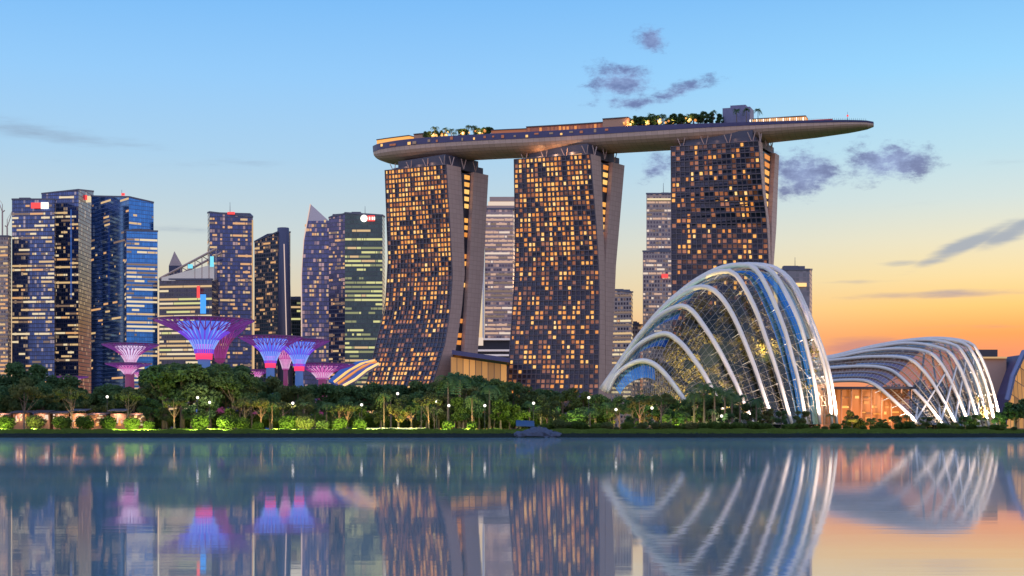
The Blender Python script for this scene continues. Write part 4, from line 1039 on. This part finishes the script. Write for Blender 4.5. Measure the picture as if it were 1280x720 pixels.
def dome(name, label, arches, N=44, rib=(1.0, .55), shell_from=0, cap0=None, lat=.062, closeb=True, ties=True, inset=.965, glass=None, braces=False):
    curves = [resample(arch_curve(*a), N) for a in arches]
    c0 = curves[len(curves)//2]; base = (c0[0]+c0[-1])/2
    root = empty(name, (base.x, base.y, 2.1), label, 'glass dome')
    shells = []
    for c in curves:
        mid_ = (c[0]+c[-1])/2; mid_.z = 2
        shells.append([mid_+(p-mid_)*inset for p in c])
    if cap0 is not None:
        c = shells[0]; mid_ = (c[0]+c[-1])/2; mid_.z = 2
        shells.insert(0, [Vector((lerp(mid_.x, p.x, cap0[0]), p.y-cap0[1], 2+(p.z-2)*cap0[2])) for p in c])
    # subdivide the loft so the panes are small
    fine = []
    for i in range(len(shells)-1):
        for k in range(3): fine.append([a.lerp(b_, k/3) for a, b_ in zip(shells[i], shells[i+1])])
    fine.append(shells[-1])
    if closeb:
        c = fine[-1]; fine.append([Vector((p.x, p.y+1.5, 2+(p.z-2)*.98)) for p in c])
    verts = [tuple(p) for c in fine for p in c]; n = N; faces = []
    for i in range(len(fine)-1):
        for j in range(n-1): faces.append((i*n+j, i*n+j+1, (i+1)*n+j+1, (i+1)*n+j))
    me = bpy.data.meshes.new('glass_shell'); lx, ly, lz = root.location
    me.from_pydata([(a-lx, b_-ly, c-lz) for a, b_, c in verts], [], faces); me.materials.append(glass or DG); me.update()
    me.polygons.foreach_set('use_smooth', [True]*len(faces))
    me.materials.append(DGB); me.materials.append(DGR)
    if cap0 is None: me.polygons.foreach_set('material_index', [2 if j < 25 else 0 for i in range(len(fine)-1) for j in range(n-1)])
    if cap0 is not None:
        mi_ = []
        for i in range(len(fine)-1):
            for j in range(n-1): mi_.append(1 if ((i % 3 == 2 and 2 < j < 20) or (i in (17, 18, 20, 21) and j > 12)) else 0)  # strips by the arches and right-hand panels get the painted sky reflection
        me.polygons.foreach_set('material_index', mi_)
    o = bpy.data.objects.new('glass_shell', me); COL.objects.link(o); o.parent = root
    lt = MB()
    for i in range(len(fine)):
        lt.tube(fine[i][::1], lat*.8, M['lattice'], 3, cap=False)
    for j in range(0, n, 1):
        lt.tube([f[j] for f in fine], lat, M['lattice'], 3, cap=False)
    for i in range(len(fine)-1):
        for j in range(0, n-1):
            if (i+j) % 2: lt.tube([fine[i][j], fine[i+1][j+1]], lat*.6, M['lattice'], 3, cap=False)
    part(lt, 'lattice', root)
    for i in range(0, len(fine)-1 if braces else 0):
        if i % 3 == 0: continue
        bb = MB(); bb.tube([p+Vector((0, -.25, .15)) for p in fine[i]], .17, M['lattice'], 5); part(bb, 'secondary_rib', root)
    if braces:
        for i in range(5):
            for kk in (12, 18):
                bb = MB(); a_ = curves[i][-2]; b_ = shells[min(i+3, 7)][-kk]; bb.tube([a_, b_], .42, M['white'], 5); part(bb, 'brace', root)
    for ci, c in enumerate(curves):
        bb = MB(); rads = [lerp(rib[1], rib[0], math.sin(math.pi*min(1, max(0, (k/(N-1)))))**.7) for k in range(N)]
        c2 = [Vector(p) for p in c]
        bb.tube(c2, rads, M['white'], 8, flat=1.0); part(bb, 'arch', root, True)
        if ties:
            for k in range(N//2, N-3, 4):
                tb_ = MB()
                tb_.tube([c[k], c[k]+(shells[ci+(1 if cap0 else 0)][k]-c[k])*1.0+Vector((-2.2, .5, -.7))], .13, M['white'], 4)
                part(tb_, 'tie', root)
    return root, curves
CF = [([(760, 490), (770, 470), (785, 457), (803, 451), (820, 457), (838, 476), (862, 510), (872, 530)], 462, 452),
      ([(757, 490), (775, 458), (800, 430), (830, 417), (850, 428), (868, 450), (883, 473), (905, 515), (912, 530)], 474, 456),
      ([(755, 489), (780, 446), (815, 402), (845, 384), (862, 386), (880, 408), (900, 440), (920, 480), (936, 517), (942, 530)], 487, 461),
      ([(753, 488), (785, 438), (825, 388), (860, 363), (883, 359), (900, 370), (918, 398), (940, 450), (956, 497), (968, 530)], 500, 467),
      ([(752, 487), (790, 430), (835, 378), (875, 349), (905, 339), (922, 346), (943, 384), (958, 425), (970, 461), (980, 495), (990, 530)], 513, 474),
      ([(751, 486), (800, 418), (850, 365), (895, 337), (930, 331), (946, 338), (963, 368), (980, 410), (990, 445), (1000, 485), (1008, 530)], 526, 482),
      ([(750, 486), (805, 413), (860, 360), (910, 335), (945, 331), (966, 341), (983, 368), (1000, 405), (1012, 450), (1020, 490), (1025, 530)], 538, 492),
      ([(750, 486), (808, 411), (865, 358), (920, 334), (958, 332), (980, 344), (1000, 375), (1015, 412), (1028, 450), (1036, 490), (1040, 530)], 550, 504),
      ([(750, 486), (810, 410), (868, 358), (925, 335), (965, 334), (990, 352), (1007, 384), (1022, 420), (1034, 455), (1042, 495), (1046, 530)], 560, 518)]
cfr, cfc = dome('tall_glass_dome', 'tall shell-shaped conservatory dome with sweeping white arches rising from the left', CF, rib=(.84, .52), cap0=(.5, 6, .35))
FD = [([(1012, 480), (1045, 476), (1079, 476), (1095, 482), (1110, 494), (1138, 520), (1146, 530)], 560, 548),
      ([(1008, 462), (1039, 460), (1080, 458), (1108, 461), (1126, 472), (1157, 503), (1179, 531)], 580, 556),
      ([(1005, 455), (1045, 450), (1091, 446), (1133, 448), (1152, 461), (1171, 487), (1196, 532)], 600, 564),
      ([(1003, 453), (1040, 448), (1085, 439), (1125, 436), (1159, 440), (1176, 454), (1192, 484), (1212, 533)], 620, 574),
      ([(1001, 451), (1040, 446), (1085, 436), (1135, 429), (1178, 436), (1195, 451), (1209, 484), (1225, 533)], 640, 584),
      ([(1000, 451), (1040, 446), (1090, 433), (1150, 425), (1192, 431), (1208, 448), (1222, 480), (1236, 533)], 655, 594),
      ([(1000, 450), (1040, 445), (1095, 432), (1155, 423.5), (1201, 428), (1217, 443), (1231, 478), (1244, 533)], 668, 606),
      ([(1000, 450), (1040, 445), (1095, 432), (1160, 423), (1207, 427), (1223, 441), (1238, 478), (1252, 533)], 680, 618)]
fdr, fdc = dome('low_glass_dome', 'long low conservatory dome with curling white ribs at the right', FD, rib=(.72, .6), inset=.975, lat=.07, glass=DG2, braces=True)
# planted mountain inside the tall dome and planting inside the low one
def mass(name, label, c, rad, n, size, lm, cat):
    rg = np.random.default_rng(99); cs, rs, ns = [], [], []
    for i in range(n):
        d = rg.normal(size=3); d /= np.linalg.norm(d); d[2] = abs(d[2])
        cs.append(tuple(np.array(c)+d*np.array(rad)*rg.uniform(.75, 1))); rs.append(rg.uniform(1.5, 4)); ns.append(130)
    me = np_mesh(name, leaves(cs, rs, ns, size, .8, rg)-np.array(c), lm); o = bpy.data.objects.new(name, me); COL.objects.link(o); o.location = c
    bb = MB(); 
    rows = []
    for i in range(7):
        t = math.pi/2*i/6; rows.append([(c[0]+rad[0]*.82*math.cos(t)*math.cos(a), c[1]+rad[1]*.82*math.cos(t)*math.sin(a), c[2]+rad[2]*.82*math.sin(t)) for a in [2*math.pi*k/16 for k in range(16)]])
    for i in range(6):
        for k in range(16): bb.quad(rows[i][k], rows[i][(k+1) % 16], rows[i+1][(k+1) % 16], rows[i+1][k], M['rock'])
    part(bb, 'rock_core', o)
    return tag(o, label, cat)
cc_ = (P(900, 0, 505).x+4, 505, 2)
mass('planted_mountain', 'planted indoor mountain of ferns seen through the tall dome', cc_, (31, 19, 50), 300, .5, LI, 'planting')
mass('indoor_planting', 'dark planting seen through the low dome glass', (P(1150, 0, 600).x, 600, 2), (30, 12, 20), 110, .5, LI, 'planting')
def ulamp(loc, energy, color, aim, spot, label, name='floodlight', cat='floodlight', group='floodlights at the dome feet'):
    rt = empty(name, loc, label, cat, group); lx, ly, lz = loc
    bb = MB(); bb.box(lx-.25, lx+.25, ly-.2, ly+.2, lz-.3, lz+.25, M['dark']); bb.box(lx-.2, lx+.2, ly-.15, ly+.15, lz+.25, lz+.3, M['wlight']); part(bb, 'housing', rt)
    light('bulb', (lx, ly, lz+.5), energy, color, .35, rt, spot, aim)
for nm, cs, en in (('tall dome', cfc, 26000), ('low dome', fdc, 42000)):
    for i, c in enumerate(cs):
        f = c[-1]; aim = c[-10]; loc = (f.x+1.2, f.y-4.5, 2.4)
        ulamp(loc, en*(1+.06*i)*(4.5 if i >= len(cs)-3 else 1.4), (1, .78, .60), (aim.x, aim.y, aim.z), 60, f'floodlight at the foot of the {ORD[i]} arch of the {nm}')
for i, (px, Y, z, e) in enumerate(((800, 478, 5, 9000), (850, 480, 8, 14000), (900, 484, 6, 16000), (950, 490, 6, 14000), (985, 505, 10, 9000), (870, 482, 25, 9000), (960, 488, 28, 7000))):
    light('interior_light', (PX(px, Y), Y, z), e*4.5, (1, .80, .42), 1.5, cfr, 150, (PX(px, Y), Y+20, z+14))
light('interior_light', (PX(955, 500), 492, 38), 14000, (.25, .2, 1), 2.0, cfr, 140, (PX(955, 500), 512, 44))
for i, (px, Y, z, e) in enumerate(((1110, 570, 8, 9000), (1150, 575, 8, 14000), (1190, 590, 8, 18000), (1220, 600, 6, 18000))):
    light('interior_light', (PX(px, Y), Y, z), e*1.5, (1, .8, .55), 1.5, fdr, 150, (PX(px, Y), Y+20, z+10))
# orange lit restaurant under the low dome's lip
rt = empty('restaurant_pavilion', (PX(1085, 556), 556, 2), 'orange lit glazed restaurant under the left lip of the low dome', 'building')
bb = MB(); x0, x1 = PX(1040, 556), PX(1140, 556); bb.box(x0, x1, 560, 572, 0, 17.5, mat('pavilion_inner', (.3, .13, .06), .7, emit=(1, .3, .05), es=.22, noise=.4, nscale=.2)); part(bb, 'wall', rt)
bb = MB(); bb.box(x0-.5, x1+.5, 552, 573, 17.6, 18.4, M['dark']); part(bb, 'roof', rt)
rr = random.Random(8)
for k in range(46):
    px = 1044+rr.random()*92; py = rr.choice([491, 498, 505, 510, 516, 518, 524, 527]); w, h = rr.uniform(.6, 2.4), rr.uniform(.3, 1.1)
    bb = MB(); a = P(px, py, 559.8); bb.slabq(a, a+Vector((w, 0, 0)), a+Vector((w, 0, h)), a+Vector((0, 0, h)), (0, -1, 0), .15, M[rr.choice(['warm0', 'warm0', 'warmd', 'warm2', 'warm1'])]); part(bb, 'window', rt)
for k in range(9):
    bb = MB(); xx = lerp(x0, x1, k/8); bb.tube([Vector((xx, 557, 0)), Vector((xx, 557, 17.6))], .3, M['pav'], 6); part(bb, 'column', rt)
light('interior_light', (PX(1070, 550), 551, 7), 5000, (1, .5, .2), .6, rt, 160, (PX(1070, 550), 560, 7)); light('interior_light', (PX(1115, 550), 551, 7), 5000, (1, .5, .2), .6, rt, 160, (PX(1115, 550), 560, 7))

# ------------------------------------------------------------ waterfront small things
def garden_lamp(px, py, Y, label, e=110, col=(1, .85, .65)):
    p = P(px, py, Y); rt = empty('garden_lamp', (p.x, p.y, 2.1), label, 'lamp', 'globe lamps along the waterfront')
    bb = MB(); bb.tube([(p.x, p.y, 2.0), (p.x, p.y, p.z-.3)], [.12, .07], M['dark'], 6); part(bb, 'post', rt)
    bb = MB(); bb.sphere(p, .42, M['wlight'], 8, 6); part(bb, 'globe', rt, True); light('bulb', (p.x, p.y+.5, p.z), e*16, col, .4, rt, 165, (p.x, p.y+6, p.z-.5))
LP = [(247, 497, 'below the tallest blue supertree'), (262, 503, 'right of the tallest blue supertree trunk'), (366, 504, 'below the gap between the paired blue supertrees'), (452, 506, 'below the striped ribbed canopy'), (497, 492, 'below the left half of the leftmost hotel tower'),
      (546, 502, 'below the right edge of the leftmost hotel tower'), (561, 507, 'below the splayed end wall of the leftmost hotel tower'), (606, 507, 'in front of the golden lit hall'), (667, 504, 'below the left edge of the central hotel tower'), (736, 497, 'below the right edge of the central hotel tower'),
      (770, 512, 'left of the tall dome, lower one'), (815, 510, 'under the smallest arch of the tall dome'), (134, 496, 'before the blue glass tower'), (902, 520, 'before the middle of the tall dome')]
for px, py, lb in LP: garden_lamp(px, py, 436 if px < 740 else 431, 'small white globe lamp '+lb)
UP = [(8, 0), (45, 0), (78, 1), (106, 2), (150, 0), (172, 0), (188, 0), (244, 0), (266, 0), (283, 0), (312, 1), (348, 0), (372, 0), (396, 0), (420, 0), (448, 0), (470, 0), (520, 0), (560, 0), (590, 0), (620, 0), (676, 0), (705, 0), (722, 0), (832, 0), (850, 0), (780, 2), (1050, 2), (1100, 2), (1248, 0)]
cols = [(.9, 1, .25), (1, .8, .35), (1, .5, .25)]
for i, (px, c) in enumerate(UP):
    Y = rp.uniform(419.5, 421) if c == 0 and px < 640 else 434
    loc = (PX(px+rp.uniform(-6, -3), Y), Y, 2.1 if Y > 430 else 2.0); col = cols[c]
    rt = empty('ground_uplight', loc, f'{ORD[i] if i < 25 else ORD[i-25]} ground light from the left '+('on the lawn, left of the tall dome' if i < 25 else 'on the lawn, from the tall dome rightwards'), 'ground light', 'ground lights on the waterfront lawn')
    bb = MB(); bb.tube([(loc[0], loc[1], 1.9), (loc[0], loc[1], 2.2)], .16, M['dark'], 8); bb.tube([(loc[0], loc[1], 2.2), (loc[0], loc[1], 2.25)], .12, M['off1'], 8); part(bb, 'housing', rt)
    light('bulb', (loc[0], loc[1], 2.45), 6000 if c == 0 else 3500, col, .2, rt, 165, (loc[0], loc[1]+5, loc[2]+1.6))
# warm uplit trees
AMB = (218, 326, 340, 380, 424, 434, 480, 498, 514, 536, 590, 684, 800, 826, 915, 1065)
for i, px in enumerate(AMB):
    Y = 432.0; loc = (PX(px, Y), Y-1.5, 2.1); rt = empty('tree_uplight', loc, f'{ORD[i]} amber tree uplight counted from the left along the path', 'ground light', 'amber tree uplights behind the path')
    bb = MB(); bb.tube([(loc[0], loc[1], 1.9), (loc[0], loc[1], 2.3)], .2, M['dark'], 8); part(bb, 'housing', rt); light('bulb', (loc[0], loc[1], 2.5), 5200, (1, .58, .18), .3, rt, 90, (loc[0], loc[1]+2.6, 10))
# lit festival stalls under the trees at the far left
KW = mat('kiosk_wall', (.16, .085, .06), .8, noise=.4, nscale=.9)
for i, px in enumerate((4, 26, 52, 76, 98, 122, 148, 172)):
    Y = 447; x0 = PX(px-10, Y); x1 = PX(px+10, Y); rt = empty('lit_kiosk', ((x0+x1)/2, Y, 2.1), f'{ORD[i]} glowing pink-white kiosk from the left under the trees', 'kiosk', 'row of lit kiosks under the trees')
    bb = MB(); bb.box(x0, x1, Y, Y+4, 2.1, 7.2, KW); part(bb, 'wall', rt)
    hk = rp.uniform(-.9, .6)
    bb = MB(); bb.hexa([(x0-.4, Y-1.9, 7.25+hk), (x1+.4, Y-1.9, 7.25+hk), (x1+.4, Y+4.4, 7.9+hk), (x0-.4, Y+4.4, 7.9+hk)], [(x0-.4, Y-1.9, 7.45+hk), (x1+.4, Y-1.9, 7.45+hk), (x1+.4, Y+4.4, 8.1+hk), (x0-.4, Y+4.4, 8.1+hk)], M['awn']); part(bb, 'roof', rt)
    for k in range(13):
        w = (x1-x0)*rp.uniform(.05, .22); ax = rp.uniform(x0+.1, x1-w-.1); h = rp.choice([.3, .5, .9, 1.6]); zz = rp.uniform(3.2, 7.0-h)
        a = Vector((ax, Y-.02-.14*k, zz)); bb = MB(); bb.slabq(a, a+Vector((w, 0, 0)), a+Vector((w, 0, h)), a+Vector((0, 0, h)), (0, -1, 0), .1, M[rp.choice(['pin1', 'off1', 'warm3', 'pin0', 'warm0', 'warmd', 'off0', 'edge'])]); part(bb, 'lit_panel', rt)
    light('bulb', ((x0+x1)/2, Y-1.3, 7.0), 2000, (1, .6, .42), .8, rt, 165, ((x0+x1)/2, Y+.6, 3.5))
# blue covered shelter and boulders on the bank near the centre
rt = empty('blue_shelter', (PX(657, 428), 428, 1.6), 'low blue sloped canopy on the bank left of centre boulders', 'shelter')
bs = mat('blue_canvas', (.02, .055, .13), .6, noise=.2, nscale=.7)
bb = MB(); a, c = PX(645, 427), PX(668, 427); bb.hexa([(a, 425, 3.2), (c, 425, 3.0), (c, 431, 4.6), (a, 431, 4.8)], [(a, 425, 3.4), (c, 425, 3.2), (c, 431, 4.8), (a, 431, 5.0)], bs); part(bb, 'canopy', rt)
for xx, yy, zz in ((a+.3, 425.4, 3.2), (c-.3, 425.4, 3.1), (a+.3, 430.6, 4.7), (c-.3, 430.6, 4.5)):
    bb = MB(); bb.tube([(xx, yy, 1.2), (xx, yy, zz)], .1, M['dark'], 6); part(bb, 'post', rt)
br = mat('blue_boulder', (.045, .06, .10), .8, noise=.5, nscale=1.2)
for i, (px, w, h, dy) in enumerate(((651, 2.4, 1.3, 412), (662, 3.2, 1.8, 413), (673, 3.8, 2.4, 414), (684, 3.0, 1.7, 413), (693, 2.2, 1.2, 412))):
    bb = MB(); rg = np.random.default_rng(i); c = Vector((PX(px, dy), dy, .5)); rows = []
    for a in range(7):
        t = math.pi*a/6; rows.append([c+Vector((math.sin(t)*math.cos(2*math.pi*k/10)*w, math.sin(t)*math.sin(2*math.pi*k/10)*w*.8, math.cos(t)*h))*(1+.16*rg.normal()) if False else c+Vector((math.sin(t)*math.cos(2*math.pi*k/10)*w*(1+.14*rg.normal()), math.sin(t)*math.sin(2*math.pi*k/10)*w*.8*(1+.14*rg.normal()), math.cos(t)*h*(1+.1*rg.normal()))) for k in range(10)])
    for a in range(6):
        for k in range(10): bb.quad(rows[a][k], rows[a+1][k], rows[a+1][(k+1) % 10], rows[a][(k+1) % 10], br)
    o = bb.build('boulder', origin=tuple(c)); tag(o, f'{ORD[i]} bluish boulder from the left at the waterline below the blue canopy', 'boulder', 'boulders at the waterline')
# lit edge of the promenade
b = MB(); b.box(PX(455, 431), PX(532, 431), 431, 431.4, 2.0, 2.75, mat('pale_kerb', (.6, .55, .45), .7)); tag(b.build('low_wall'), 'pale low garden wall lit along the lawn below the leftmost hotel tower', 'wall')
for i, (x0, x1) in enumerate(((692, 725), (752, 782))):
    b = MB(); b.box(PX(x0, 430), PX(x1, 430), 430, 430.4, 1.9, 2.6, M['pav']); tag(b.build('low_wall'), ('short reddish' if i else 'longer reddish')+' low wall on the lawn '+('near the tall dome' if i else 'below the central hotel tower'), 'wall')
# uncountable ground cover along the bank
V = []
rg = np.random.default_rng(4)
n = 60000; xx = rg.uniform(-170, 170, n); dd = rg.uniform(3.4, 18, n)
yy = np.array([shore(v) for v in xx])+dd; zz = np.interp(dd, [0, 1.6, 4, 7, 12, 20], [.25, .75, 1.25, 1.7, 2.0, 2.15])-.05
hh = rg.uniform(.15, .55, n)*(.6+.6*np.sin(xx*.31)**2); wx = rg.uniform(.1, .3, n); sx = rg.normal(size=n)*.15
V = np.stack([np.stack([xx-wx, yy, zz], 1), np.stack([xx+wx, yy+rg.normal(size=n)*.1, zz], 1), np.stack([xx+wx*.4+sx, yy, zz+hh], 1), np.stack([xx-wx*.4+sx, yy, zz+hh], 1)], 1).reshape(-1, 3)
o = bpy.data.objects.new('grass', np_mesh('grass', V, LB)); COL.objects.link(o); tag(o, 'tufted grass covering the bank along the water', 'grass', kind='stuff')
